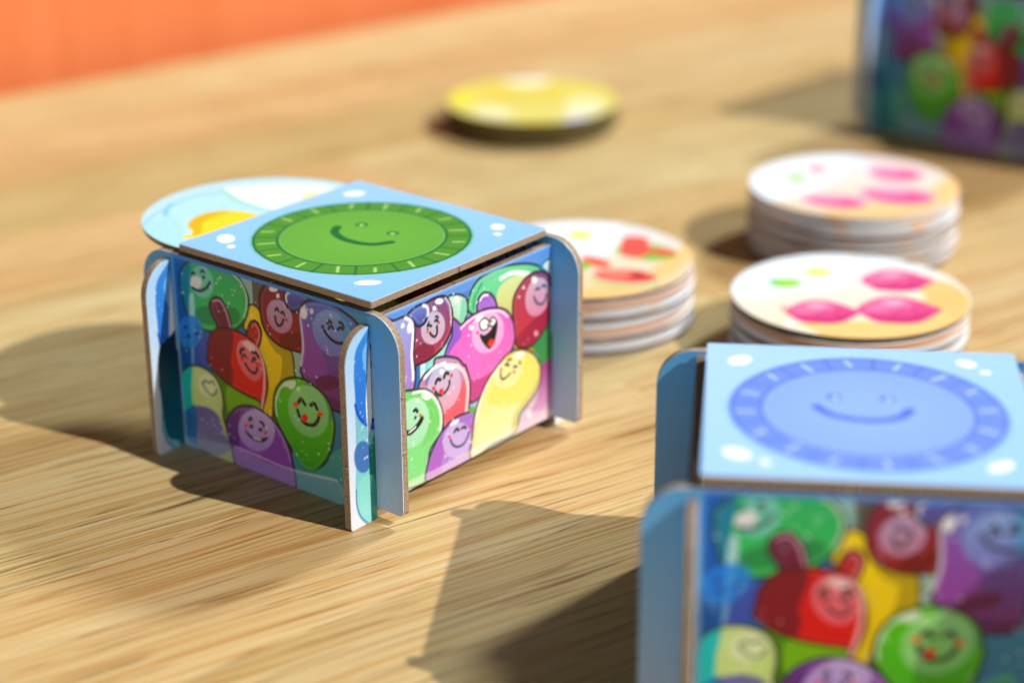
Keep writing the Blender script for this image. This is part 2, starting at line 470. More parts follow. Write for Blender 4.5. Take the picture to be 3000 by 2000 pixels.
('F',[1.044,0.327,0.965,0.371,0.975,0.266,0.985,0.17,1.054,0.113,1.057,0.207],(20,190,190),(20,190,190),0.9,1),
('F',[0.831,0.331,0.822,0.304,0.835,0.275,0.865,0.255,0.9,0.251,0.927,0.266,0.936,0.294,0.923,0.323,0.893,0.343,0.858,0.346],(235,240,195),(235,240,195),0.9,1),
('L',[0.91,0.298,0.893,0.316,0.875,0.312],(90,120,80),0.008,1,0),
('L',[0.868,0.313,0.849,0.325,0.838,0.312],(90,120,80),0.008,1,0),
('L',[0.904,0.295,0.887,0.276,0.861,0.265,0.838,0.275,0.827,0.297],(90,120,80),0.008,1,0),
('F',[1.055,0.103,1.011,0.158,0.938,0.197,0.869,0.202,0.822,0.178,0.798,0.111,0.765,0.064,0.869,0,1.046,-0.004],(98,88,165),(150,140,190),0.85,1),
('F',[1.055,0.103,1.011,0.158,0.958,0.187,0.977,-0.007,1.059,-0.008],(20,110,175),(20,110,175),0.7,1),
('B',[0.786,0.142,0.772,0.192,0.732,0.24,0.675,0.269,0.615,0.277,0.546,0.26,0.49,0.226,0.448,0.166,0.427,0.094,0.428,-0.012,0.567,-0.027,0.735,-0.007,0.764,0.073],(130,70,160),(170,100,200),1),
('F',[0.786,0.142,0.763,0.199,0.714,0.236,0.702,0.239,0.72,0.16,0.714,0.093,0.764,0.073],(75,35,100),(75,35,100),0.6,1),
('F',[0.519,0.23,0.524,0.175,0.564,0.122,0.625,0.092,0.683,0.097,0.716,0.135,0.711,0.191,0.67,0.244,0.609,0.273,0.552,0.268],(210,195,235),(190,160,230),0.85,1),
('L',[0.656,0.213,0.646,0.227,0.639,0.223],(14,14,22),0.011,1,0),
('L',[0.593,0.224,0.581,0.223,0.576,0.211],(14,14,22),0.011,1,0),
('F',[0.634,0.194,0.636,0.189,0.642,0.184,0.649,0.182,0.654,0.184,0.656,0.188,0.653,0.194,0.647,0.198,0.641,0.2,0.635,0.199],(14,14,22),(14,14,22),1,0),
('F',[0.584,0.195,0.587,0.189,0.593,0.184,0.599,0.183,0.605,0.184,0.606,0.188,0.604,0.194,0.598,0.199,0.591,0.2,0.586,0.199],(14,14,22),(14,14,22),1,0),
('F',[0.68,0.174,0.672,0.165,0.637,0.147,0.589,0.157,0.558,0.172,0.562,0.16,0.59,0.14,0.638,0.136,0.673,0.151],(14,14,22),(14,14,22),1,0),
('L',[0.632,0.144,0.596,0.148],(240,230,200),0.008,1,0),
('F',[0.664,0.19,0.666,0.185,0.672,0.181,0.678,0.179,0.683,0.18,0.685,0.184,0.682,0.19,0.677,0.194,0.67,0.196,0.665,0.195],(240,60,60),(240,60,60),1,0),
('F',[0.558,0.19,0.56,0.185,0.565,0.18,0.572,0.179,0.577,0.18,0.578,0.184,0.576,0.189,0.571,0.194,0.564,0.195,0.559,0.194],(240,60,60),(240,60,60),1,0),
('L',[0.628,0.271,0.552,0.254,0.497,0.215,0.46,0.162,0.441,0.104],(215,185,235),0.007,0.7,0),
('F',[1.036,0.037,0.927,0.055,0.764,0.073,0.561,0.059,0.426,0.067,0.196,0.1,0.185,-0,0.566,-0.007,1.028,-0.013,1.051,0.009],(225,220,250),(215,235,240),0.38,0),
('L',[0.746,0.077,0.619,0.074,0.501,0.068,0.385,0.075,0.196,0.097],(245,240,255),0.008,0.7,0),
('L',[1.041,0.045,1.025,0.017,0.963,0.004],(200,220,250),0.02,0.6,0)]
ART_SIDE=[
('F',[-0.074,0.689,0.024,0.682,0.037,0.371,0.018,-0.047,-0.03,-0.022,-0.102,0.077,-0.095,0.315],(110,170,200),(140,215,215),1,0),
('F',[-0.09,0.632,-0.076,0.712,-0.019,0.769,0.031,0.818,0.079,0.823,0.061,0.418,0.063,0.465,0.016,0.368,-0.044,0.405,-0.082,0.465,-0.09,0.569],(60,140,225),(40,110,215),1,0),
('F',[-0.044,0.682,-0.014,0.732,0.029,0.769,0.046,0.561,-0.021,0.589],(120,185,245),(120,185,245),0.9,1),
('L',[-0.09,0.503,-0.076,0.452,-0.037,0.403,0.023,0.365],(25,70,190),0.01,1,0),
('F',[-0.005,0.7,0.014,0.683,0.004,0.473,-0.005,0.427,-0.026,0.362,-0.035,0.448,-0.031,0.536],(240,242,250),(240,242,250),1,0),
('F',[-0.014,0.264,-0.025,0.23,-0.049,0.215,-0.078,0.226,-0.1,0.258,-0.106,0.299,-0.096,0.333,-0.072,0.347,-0.043,0.337,-0.021,0.305],(60,105,180),(60,105,180),0.9,0),
('F',[-0.028,0.238,-0.013,0.327,0.03,0.363,0.06,0.257,0.047,-0.037,-0.014,0.02,-0.026,0.132],(10,140,115),(20,120,110),1,0),
('F',[-0.101,0.129,-0.083,0.19,-0.041,0.201,-0.007,0.177,0.017,0.088,0.01,0.01,-0.03,-0.016,-0.077,0.029],(130,215,205),(150,220,225),1,0),
('L',[-0.101,0.161,-0.102,0.103,-0.083,0.043,-0.037,-0.009],(60,120,200),0.006,1,0),
('F',[-0.017,0.181,0.028,0.164,0.019,-0.02,-0.025,0.009],(30,140,130),(30,140,130),0.7,1),
('F',[0.217,0.76,0.454,0.755,0.675,0.759,0.585,0.703,0.496,0.693,0.323,0.668],(75,130,215),(70,120,200),1,0),
('F',[0.226,0.563,0.371,0.562,0.405,0.566,0.421,0.499,0.316,0.467,0.224,0.498],(120,205,235),(120,205,235),1,0),
('F',[0.223,0.545,0.266,0.545,0.263,0.449,0.219,0.429],(30,110,190),(30,110,190),1,0),
('F',[0.262,0.555,0.289,0.546,0.282,0.478,0.272,0.435,0.259,0.467],(225,242,250),(225,242,250),0.85,0),
('F',[0.371,0.568,0.41,0.577,0.4,0.525,0.296,0.519],(150,225,210),(150,225,210),1,0),
('F',[0.828,0.414,0.953,0.422,1.026,0.494,1.05,0.44,1.046,0.311,0.977,0.294,0.943,0.361],(50,140,80),(70,140,70),1,0),
('F',[0.805,0.447,0.904,0.399,0.933,0.37,0.828,0.395],(200,140,40),(200,140,40),1,0),
('F',[0.962,0.289,1.031,0.306,1.055,0.298,1.052,0.256,1.047,0.047,0.806,0.061,0.872,0.128,0.939,0.218],(160,60,130),(230,190,220),1,0),
('F',[0.828,0.091,0.895,0.151,0.939,0.207,0.973,0.245,0.939,0.143,0.85,0.075],(225,220,225),(225,220,225),0.6,0),
('F',[0.883,0.109,0.9,0.126,0.917,0.097,0.9,0.084],(250,235,245),(250,235,245),0.9,0),
('B',[0.535,0.681,0.55,0.738,0.595,0.78,0.676,0.793,0.767,0.788,0.883,0.763,0.968,0.725,1.021,0.668,1.03,0.576,0.992,0.491,0.856,0.389,0.718,0.545,0.583,0.636],(110,215,165),(60,190,100),1),
('F',[0.705,0.655,0.711,0.703,0.757,0.729,0.836,0.728,0.93,0.695,0.905,0.613,0.828,0.398,0.718,0.576],(225,225,165),(225,170,60),0.85,1),
('L',[0.566,0.672,0.576,0.718,0.617,0.758],(40,150,120),0.012,0.8,0),
('L',[0.73,0.747,0.789,0.751,0.859,0.732,0.915,0.707],(250,252,252),0.02,0.9,0),
('F',[0.973,0.72,1.001,0.737,1.055,0.741,1.057,0.664,1.045,0.636,1.001,0.68],(200,230,240),(200,230,240),1,0),
('L',[0.975,0.72,1.001,0.739,1.03,0.742],(20,110,150),0.01,1,0),
('L',[0.968,0.725,1.016,0.686,1.04,0.644],(20,110,150),0.012,1,0),
('B',[0.802,0.613,0.816,0.656,0.868,0.697,0.93,0.711,0.997,0.694,1.038,0.651,1.043,0.572,1.031,0.486,0.991,0.443,0.933,0.409,0.866,0.411,0.819,0.443,0.806,0.533],(170,60,95),(205,45,60),1),
('F',[1.04,0.534,0.953,0.516,0.833,0.476,0.809,0.436,0.904,0.389,1.05,0.44],(150,30,62),(150,30,62),0.75,1),
('F',[0.915,0.705,0.982,0.711,1.04,0.653,1.035,0.607,0.953,0.647],(80,80,140),(80,80,140),0.5,1),
('F',[1.027,0.572,1,0.532,0.955,0.52,0.909,0.539,0.881,0.582,0.881,0.633,0.907,0.671,0.952,0.684,0.997,0.666,1.026,0.623],(215,215,240),(225,160,200),0.75,1),
('F',[0.954,0.674,0.951,0.667,0.941,0.664,0.929,0.667,0.92,0.676,0.916,0.685,0.92,0.693,0.929,0.696,0.941,0.693,0.951,0.684],(250,245,250),(250,245,250),1,0),
('F',[0.876,0.666,0.875,0.662,0.871,0.661,0.865,0.662,0.861,0.666,0.859,0.671,0.861,0.674,0.865,0.675,0.871,0.674,0.875,0.67],(245,230,240),(245,230,240),1,0),
('F',[0.848,0.634,0.846,0.631,0.842,0.63,0.837,0.631,0.833,0.635,0.831,0.639,0.833,0.643,0.837,0.644,0.842,0.643,0.846,0.639],(235,180,190),(235,180,190),1,0),
('F',[0.958,0.444,0.955,0.437,0.949,0.434,0.942,0.436,0.936,0.443,0.933,0.451,0.936,0.458,0.942,0.461,0.949,0.458,0.955,0.452],(235,160,180),(235,160,180),1,0),
('L',[0.944,0.635,0.956,0.638,0.965,0.631],(30,70,100),0.011,1,0),
('L',[0.984,0.638,0.997,0.639,1.006,0.63],(30,70,100),0.011,1,0),
('L',[0.932,0.609,0.946,0.582,0.97,0.565,0.996,0.567,1.011,0.595],(30,70,100),0.01,1,0),
('B',[0.424,0.758,0.45,0.763,0.489,0.753,0.523,0.728,0.533,0.694,0.526,0.66,0.494,0.615,0.473,0.637,0.447,0.672],(190,235,225),(170,225,180),1),
('F',[0.497,0.718,0.523,0.728,0.533,0.688,0.517,0.65,0.486,0.632],(100,200,180),(100,200,180),0.6,1),
('F',[0.488,0.734,0.484,0.727,0.474,0.726,0.462,0.729,0.453,0.737,0.449,0.745,0.453,0.752,0.463,0.753,0.475,0.75,0.485,0.742],(245,252,252),(245,252,252),1,0),
('B',[0.219,0.701,0.242,0.753,0.293,0.776,0.352,0.782,0.403,0.773,0.428,0.744,0.444,0.697,0.444,0.645,0.424,0.606,0.384,0.57,0.327,0.551,0.276,0.547,0.21,0.566],(120,80,145),(175,45,75),1),
('F',[0.232,0.613,0.262,0.624,0.3,0.618,0.337,0.591,0.336,0.558,0.285,0.544,0.21,0.566],(120,20,60),(120,20,60),0.7,1),
('F',[0.399,0.637,0.374,0.608,0.334,0.601,0.295,0.62,0.272,0.656,0.272,0.696,0.297,0.726,0.337,0.733,0.376,0.715,0.4,0.678],(200,205,235),(215,190,215),0.85,1),
('F',[0.396,0.758,0.393,0.752,0.382,0.749,0.368,0.752,0.356,0.758,0.35,0.766,0.353,0.773,0.363,0.776,0.377,0.773,0.39,0.767],(250,250,255),(250,250,255),1,0),
('F',[0.356,0.741,0.354,0.735,0.348,0.733,0.342,0.735,0.337,0.74,0.335,0.747,0.337,0.752,0.342,0.754,0.349,0.752,0.354,0.747],(245,245,250),(245,245,250),1,0),
('L',[0.407,0.766,0.43,0.732,0.437,0.687,0.438,0.647],(215,205,230),0.009,0.9,0),
('L',[0.304,0.686,0.313,0.697],(12,14,22),0.008,1,0),
('L',[0.308,0.673,0.315,0.684,0.325,0.678],(12,14,22),0.011,1,0),
('L',[0.352,0.707,0.36,0.706,0.365,0.699],(12,14,22),0.009,1,0),
('L',[0.347,0.691,0.355,0.693,0.362,0.685],(12,14,22),0.01,1,0),
('L',[0.318,0.652,0.328,0.639,0.343,0.629,0.354,0.634,0.358,0.648,0.357,0.668],(12,14,22),0.01,1,0),
('F',[0.312,0.657,0.309,0.655,0.305,0.655,0.301,0.657,0.299,0.661,0.299,0.664,0.302,0.666,0.307,0.666,0.31,0.664,0.312,0.66],(225,30,50),(225,30,50),1,0),
('F',[0.375,0.676,0.374,0.673,0.37,0.672,0.366,0.674,0.363,0.677,0.361,0.68,0.363,0.683,0.366,0.684,0.37,0.683,0.374,0.68],(225,30,50),(225,30,50),1,0),
('B',[0.188,0.758,0.226,0.775,0.268,0.781,0.301,0.772,0.313,0.749,0.303,0.716,0.282,0.699,0.252,0.702,0.232,0.726,0.209,0.751],(110,130,220),(70,80,165),1),
('L',[0.284,0.774,0.305,0.763,0.311,0.744,0.308,0.727],(240,245,255),0.014,0.9,0),
('B',[0.04,0.786,0.119,0.764,0.18,0.76,0.212,0.741,0.232,0.708,0.232,0.667,0.223,0.594,0.229,0.532,0.233,0.549,0.228,0.478,0.21,0.439,0.175,0.416,0.082,0.458],(150,175,235),(175,120,215),1),
('L',[0.186,0.755,0.214,0.735,0.225,0.705,0.222,0.655,0.215,0.597,0.218,0.551,0.219,0.5,0.217,0.499],(250,250,255),0.014,0.95,0),
('F',[0.224,0.704,0.218,0.692,0.208,0.687,0.199,0.691,0.194,0.702,0.195,0.716,0.201,0.727,0.21,0.732,0.219,0.729,0.224,0.718],(250,250,255),(250,250,255),1,0),
('F',[0.182,0.725,0.179,0.72,0.173,0.719,0.166,0.721,0.162,0.727,0.162,0.734,0.165,0.738,0.171,0.74,0.177,0.737,0.182,0.731],(250,250,255),(250,250,255),1,0),
('B',[0.592,0.652,0.596,0.7,0.621,0.717,0.652,0.711,0.679,0.691,0.699,0.657,0.703,0.618,0.65,0.622],(150,100,215),(190,110,220),1),
('L',[0.607,0.694,0.625,0.708,0.652,0.703],(245,240,255),0.01,1,0),
('B',[0.447,0.663,0.464,0.657,0.494,0.628,0.53,0.64,0.592,0.649,0.651,0.645,0.719,0.626,0.769,0.595,0.801,0.544,0.812,0.483,0.8,0.439,0.762,0.403,0.715,0.371,0.675,0.345,0.595,0.292,0.538,0.293,0.535,0.374,0.447,0.482,0.4,0.528,0.423,0.576,0.443,0.6],(220,95,205),(245,120,200),1),
('F',[0.447,0.66,0.481,0.631,0.493,0.584,0.444,0.553,0.404,0.52,0.379,0.559,0.423,0.576],(115,90,215),(120,80,200),0.75,1),
('F',[0.535,0.381,0.597,0.368,0.691,0.372,0.675,0.327,0.595,0.292,0.538,0.293],(195,60,135),(195,60,135),0.85,1),
('F',[0.74,0.503,0.703,0.466,0.646,0.461,0.59,0.488,0.558,0.538,0.56,0.591,0.596,0.627,0.652,0.633,0.708,0.606,0.742,0.557],(235,190,235),(230,175,225),0.9,1),
('F',[0.574,0.62,0.588,0.635,0.623,0.627,0.618,0.61,0.587,0.613],(252,240,252),(252,240,252),1,0),
('F',[0.566,0.595,0.563,0.589,0.556,0.587,0.547,0.59,0.54,0.596,0.538,0.604,0.541,0.61,0.548,0.612,0.557,0.609,0.564,0.603],(252,240,252),(252,240,252),1,0),
('L',[0.494,0.615,0.539,0.631,0.597,0.638,0.664,0.631,0.728,0.61,0.769,0.576],(250,225,250),0.012,0.9,0),
('F',[0.657,0.575,0.647,0.564,0.63,0.562,0.613,0.57,0.603,0.585,0.602,0.6,0.612,0.611,0.629,0.613,0.645,0.605,0.656,0.591],(250,250,252),(250,250,252),1,0),
('L',[0.657,0.575,0.647,0.564,0.63,0.562,0.613,0.57,0.603,0.585,0.602,0.6,0.612,0.611,0.629,0.613,0.645,0.605,0.656,0.591],(12,14,22),0.006,1,0),
('F',[0.699,0.572,0.692,0.564,0.68,0.563,0.667,0.568,0.659,0.579,0.659,0.591,0.667,0.599,0.679,0.601,0.691,0.595,0.699,0.584],(250,250,252),(250,250,252),1,0),
('L',[0.699,0.572,0.692,0.564,0.68,0.563,0.667,0.568,0.659,0.579,0.659,0.591,0.667,0.599,0.679,0.601,0.691,0.595,0.699,0.584],(12,14,22),0.006,1,0),
('F',[0.677,0.585,0.675,0.582,0.672,0.581,0.668,0.582,0.665,0.585,0.664,0.589,0.665,0.592,0.668,0.593,0.672,0.592,0.675,0.589],(90,40,30),(90,40,30),1,0),
('F',[0.652,0.578,0.651,0.575,0.649,0.574,0.646,0.575,0.644,0.578,0.643,0.58,0.644,0.583,0.646,0.584,0.649,0.583,0.651,0.58],(60,60,70),(60,60,70),1,0),
('F',[0.602,0.556,0.626,0.543,0.654,0.546,0.681,0.562,0.702,0.581,0.708,0.56,0.699,0.522,0.685,0.489,0.657,0.476,0.63,0.5,0.608,0.532],(12,14,22),(12,14,22),1,0),
('F',[0.685,0.485,0.675,0.481,0.662,0.483,0.652,0.49,0.648,0.5,0.652,0.509,0.663,0.513,0.676,0.511,0.686,0.504,0.69,0.494],(240,40,35),(240,40,35),1,0),
('F',[0.596,0.563,0.594,0.56,0.59,0.559,0.586,0.561,0.583,0.564,0.581,0.568,0.583,0.57,0.586,0.571,0.591,0.57,0.594,0.567],(230,30,80),(230,30,80),1,0),
('B',[0.248,0.447,0.279,0.492,0.333,0.509,0.344,0.537,0.404,0.526,0.469,0.496,0.503,0.457,0.516,0.448,0.538,0.373,0.533,0.291,0.516,0.195,0.389,0.226,0.372,0.319,0.306,0.413],(190,150,200),(225,95,120),1),
('F',[0.283,0.459,0.313,0.491,0.377,0.498,0.407,0.495,0.367,0.477,0.312,0.446],(90,90,170),(90,90,170),0.6,1),
('F',[0.371,0.305,0.442,0.316,0.489,0.372,0.521,0.425,0.535,0.356,0.527,0.25,0.439,0.216],(235,90,105),(235,90,105),0.8,1),
('F',[0.482,0.36,0.445,0.315,0.386,0.306,0.33,0.334,0.297,0.389,0.299,0.45,0.335,0.494,0.392,0.504,0.449,0.477,0.483,0.422],(190,205,240),(230,165,190),0.85,1),
('F',[0.392,0.497,0.427,0.492,0.466,0.472,0.446,0.461,0.406,0.474],(252,250,253),(252,250,253),1,0),
('F',[0.39,0.47,0.388,0.464,0.382,0.463,0.374,0.465,0.368,0.471,0.366,0.478,0.368,0.483,0.375,0.485,0.382,0.483,0.388,0.477],(250,250,253),(250,250,253),1,0),
('L',[0.284,0.48,0.338,0.504,0.397,0.502],(250,250,255),0.016,0.95,0),
('L',[0.466,0.469,0.506,0.427,0.525,0.374,0.525,0.323,0.514,0.254],(252,225,232),0.016,0.9,0),
('L',[0.343,0.437,0.354,0.451,0.37,0.442],(12,14,22),0.013,1,0),
('L',[0.391,0.444,0.401,0.46,0.416,0.453],(12,14,22),0.013,1,0),
('L',[0.34,0.405,0.359,0.382,0.379,0.377,0.404,0.386,0.419,0.403,0.422,0.421],(12,14,22),0.01,1,0),
('F',[0.385,0.385,0.378,0.381,0.369,0.381,0.362,0.386,0.359,0.393,0.362,0.4,0.369,0.405,0.377,0.404,0.385,0.399,0.387,0.392],(225,45,60),(225,45,60),1,0),
('F',[0.34,0.415,0.336,0.412,0.33,0.412,0.325,0.415,0.322,0.42,0.323,0.425,0.327,0.428,0.333,0.428,0.338,0.425,0.341,0.42],(230,40,60),(230,40,60),1,0),
('F',[0.441,0.434,0.437,0.431,0.431,0.431,0.426,0.434,0.424,0.439,0.425,0.444,0.429,0.447,0.434,0.447,0.44,0.444,0.442,0.439],(235,50,70),(235,50,70),1,0),
('B',[0.105,0.433,0.153,0.465,0.22,0.451,0.282,0.432,0.334,0.392,0.367,0.335,0.379,0.273,0.369,0.223,0.328,0.194,0.297,0.159,0.284,0.055,0.176,0.06,0.09,0.104],(120,215,120),(130,220,140),1),
('F',[0.262,0.407,0.324,0.385,0.362,0.308,0.36,0.251,0.309,0.219,0.259,0.202,0.291,0.262,0.303,0.329],(110,205,100),(110,205,100),0.8,1),
('F',[0.297,0.275,0.26,0.229,0.204,0.218,0.151,0.246,0.121,0.301,0.125,0.363,0.161,0.408,0.215,0.42,0.268,0.393,0.3,0.338],(190,235,215),(165,225,185),0.85,1),
('F',[0.262,0.414,0.282,0.425,0.32,0.39,0.295,0.385,0.271,0.4],(250,252,250),(250,252,250),1,0),
('F',[0.253,0.4,0.25,0.396,0.245,0.395,0.238,0.397,0.233,0.402,0.231,0.407,0.234,0.411,0.239,0.412,0.246,0.409,0.251,0.405],(250,252,250),(250,252,250),1,0),
('L',[0.219,0.441,0.282,0.425,0.334,0.378,0.364,0.321,0.37,0.269,0.362,0.236],(240,250,245),0.014,0.9,0),
('L',[0.219,0.367,0.229,0.369,0.238,0.357],(12,14,22),0.013,1,0),
('F',[0.231,0.333,0.228,0.33,0.224,0.33,0.221,0.332,0.219,0.336,0.221,0.34,0.224,0.343,0.228,0.343,0.231,0.341,0.233,0.337],(12,14,22),(12,14,22),1,0),
('F',[0.259,0.333,0.256,0.33,0.251,0.33,0.247,0.333,0.245,0.337,0.246,0.341,0.25,0.344,0.254,0.344,0.258,0.341,0.26,0.337],(240,80,50),(240,80,50),1,0),
('L',[0.156,0.3,0.194,0.286,0.223,0.293,0.248,0.306,0.261,0.319],(12,14,22),0.022,1,0),
('L',[0.189,0.288,0.214,0.293,0.226,0.298],(250,250,250),0.008,1,0),
('L',[0.166,0.068,0.235,0.066,0.27,0.096],(170,220,160),0.02,0.6,0),
('B',[0.278,0.05,0.291,0.118,0.317,0.166,0.369,0.219,0.44,0.251,0.517,0.25,0.573,0.23,0.613,0.108,0.569,0.013,0.383,0.028],(165,110,215),(190,140,225),1),
('F',[0.281,0.056,0.301,0.128,0.337,0.176,0.373,0.203,0.387,0.155,0.365,0.09,0.364,0.053],(170,90,200),(170,90,200),0.7,1),
('F',[0.537,0.111,0.505,0.08,0.455,0.078,0.407,0.105,0.379,0.15,0.381,0.196,0.412,0.227,0.461,0.23,0.509,0.204,0.539,0.158],(205,185,240),(205,185,240),0.85,1),
('F',[0.419,0.23,0.435,0.246,0.471,0.241,0.46,0.226],(250,245,252),(250,245,252),1,0),
('L',[0.444,0.196,0.457,0.204,0.469,0.194],(12,14,22),0.011,1,0),
('L',[0.487,0.195,0.5,0.197,0.511,0.188],(12,14,22),0.011,1,0),
('L',[0.42,0.173,0.432,0.147,0.457,0.127,0.488,0.123,0.514,0.137,0.53,0.163],(40,40,90),0.009,1,0),
('F',[0.423,0.183,0.421,0.18,0.417,0.18,0.411,0.182,0.407,0.185,0.406,0.19,0.407,0.193,0.412,0.193,0.417,0.191,0.421,0.188],(240,70,90),(240,70,90),1,0),
('F',[0.547,0.18,0.546,0.177,0.541,0.177,0.536,0.179,0.531,0.182,0.53,0.187,0.532,0.19,0.536,0.19,0.541,0.188,0.546,0.185],(240,70,90),(240,70,90),1,0),
('F',[0.533,0.262,0.559,0.264,0.568,0.235,0.532,0.248],(90,180,80),(90,180,80),1,0),
('B',[0.543,0.041,0.548,0.132,0.568,0.228,0.601,0.29,0.649,0.347,0.702,0.383,0.762,0.413,0.819,0.414,0.876,0.397,0.933,0.357,0.967,0.304,0.97,0.272,0.967,0.228,0.939,0.188,0.884,0.154,0.839,0.125,0.806,0.057,0.67,0.057],(245,228,120),(240,236,190),1),
('F',[0.871,0.378,0.933,0.338,0.967,0.271,0.951,0.233,0.895,0.181,0.834,0.179,0.647,0.244,0.701,0.318,0.835,0.31,0.879,0.351],(245,222,90),(245,222,90),0.6,1),
('F',[0.973,0.264,0.967,0.216,0.862,0.147,0.817,0.065,0.784,0.065,0.807,0.144,0.895,0.196,0.94,0.237],(200,190,120),(200,190,120),0.6,1),
('F',[0.829,0.284,0.784,0.269,0.733,0.279,0.694,0.309,0.683,0.348,0.703,0.381,0.746,0.396,0.798,0.387,0.837,0.357,0.849,0.318],(250,240,175),(250,240,175),0.8,1),
('L',[0.573,0.197,0.6,0.268,0.649,0.332,0.718,0.382],(252,250,225),0.014,0.9,0),
('F',[0.809,0.401,0.857,0.398,0.871,0.378,0.847,0.372,0.804,0.386],(252,250,238),(252,250,238),1,0),
('L',[0.767,0.389,0.778,0.39,0.79,0.383],(70,80,50),0.009,1,0),
('L',[0.752,0.374,0.764,0.375,0.773,0.364],(70,80,50),0.012,1,0),
('L',[0.837,0.359,0.847,0.348],(70,80,50),0.009,1,0),
('L',[0.804,0.348,0.814,0.348,0.824,0.34],(70,80,50),0.011,1,0),
('L',[0.723,0.355,0.725,0.33,0.738,0.318,0.76,0.32,0.781,0.328],(70,80,50),0.01,1,0),
('F',[0.737,0.362,0.735,0.359,0.731,0.358,0.726,0.359,0.721,0.363,0.72,0.368,0.722,0.371,0.726,0.372,0.731,0.37,0.735,0.366],(240,90,70),(240,90,70),1,0),
('F',[0.815,0.323,0.814,0.319,0.809,0.319,0.803,0.321,0.798,0.325,0.796,0.329,0.798,0.332,0.803,0.333,0.809,0.331,0.814,0.327],(240,90,70),(240,90,70),1,0),
('F',[0.175,0.053,0.384,0.042,0.59,0.035,0.861,0.03,1.029,0.042,1.024,0.09,0.806,0.084,0.539,0.084,0.334,0.079,0.181,0.087],(250,245,240),(250,245,240),0.45,0)]
ART_MELON=[
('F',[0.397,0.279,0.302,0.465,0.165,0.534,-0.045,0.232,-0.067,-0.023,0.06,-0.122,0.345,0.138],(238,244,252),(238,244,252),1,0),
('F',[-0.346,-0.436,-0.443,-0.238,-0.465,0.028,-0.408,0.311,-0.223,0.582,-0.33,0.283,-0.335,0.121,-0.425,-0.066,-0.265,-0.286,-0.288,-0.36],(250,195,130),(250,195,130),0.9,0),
('F',[0.123,0.273,0.115,0.242,0.131,0.214,0.166,0.199,0.207,0.203,0.237,0.225,0.245,0.257,0.229,0.286,0.193,0.301,0.153,0.296],(240,225,60),(240,225,60),1,0),
('F',[-0.334,0.307,-0.345,0.241,-0.3,0.179,-0.218,0.143,-0.128,0.148,-0.064,0.191,-0.052,0.258,-0.097,0.321,-0.182,0.357,-0.273,0.352],(110,190,70),(110,190,70),1,0),
('F',[-0.199,0.282,-0.223,0.225,-0.218,0.175,-0.185,0.149,-0.137,0.158,-0.092,0.199,-0.066,0.256,-0.071,0.308,-0.104,0.334,-0.153,0.324],(235,70,62),(235,70,62),1,0),
('F',[-0.123,0.155,-0.002,0.338,-0.043,0.406,-0.112,0.388,-0.216,0.227,-0.196,0.162],(240,90,80),(240,90,80),1,0),
('F',[-0.322,0.318,-0.325,0.289,-0.302,0.263,-0.262,0.248,-0.22,0.25,-0.192,0.269,-0.188,0.298,-0.211,0.325,-0.252,0.34,-0.294,0.337],(235,80,75),(235,80,75),1,0),
('F',[-0.479,-0.038,-0.482,-0.096,-0.433,-0.161,-0.349,-0.208,-0.263,-0.22,-0.206,-0.193,-0.201,-0.135,-0.251,-0.069,-0.336,-0.021,-0.423,-0.009],(110,180,80),(110,180,80),1,0),
('F',[-0.461,-0.025,-0.464,-0.079,-0.416,-0.14,-0.335,-0.185,-0.253,-0.198,-0.2,-0.173,-0.196,-0.119,-0.245,-0.057,-0.326,-0.011,-0.409,0.001],(240,225,190),(240,225,190),1,0),
('F',[-0.434,-0.001,-0.44,-0.056,-0.396,-0.117,-0.32,-0.16,-0.239,-0.169,-0.185,-0.141,-0.179,-0.085,-0.223,-0.023,-0.301,0.02,-0.382,0.029],(232,92,84),(232,92,84),1,0),
('F',[-0.335,-0.031,-0.339,-0.063,-0.315,-0.097,-0.273,-0.121,-0.228,-0.125,-0.197,-0.109,-0.193,-0.077,-0.217,-0.042,-0.26,-0.018,-0.305,-0.014],(246,150,130),(246,150,130),0.6,0),
('F',[-0.425,-0.021,-0.426,-0.044,-0.407,-0.069,-0.374,-0.088,-0.34,-0.093,-0.318,-0.081,-0.317,-0.059,-0.336,-0.033,-0.369,-0.014,-0.403,-0.01],(205,55,60),(205,55,60),0.6,0),
('F',[-0.181,-0.002,-0.184,-0.034,-0.153,-0.053,-0.1,-0.052,-0.044,-0.032,-0.007,-0,-0.004,0.032,-0.036,0.051,-0.09,0.05,-0.145,0.03],(240,100,80),(240,100,80),1,0),
('F',[-0.37,0.011,-0.374,-0.007,-0.365,-0.025,-0.346,-0.035,-0.325,-0.035,-0.308,-0.023,-0.304,-0.005,-0.313,0.012,-0.332,0.023,-0.354,0.022],(170,40,50),(170,40,50),1,0),
('F',[-0.112,-0.054,-0.12,-0.09,-0.101,-0.131,-0.063,-0.161,-0.019,-0.169,0.014,-0.152,0.022,-0.116,0.004,-0.075,-0.036,-0.044,-0.08,-0.036],(110,190,70),(110,190,70),1,0)]
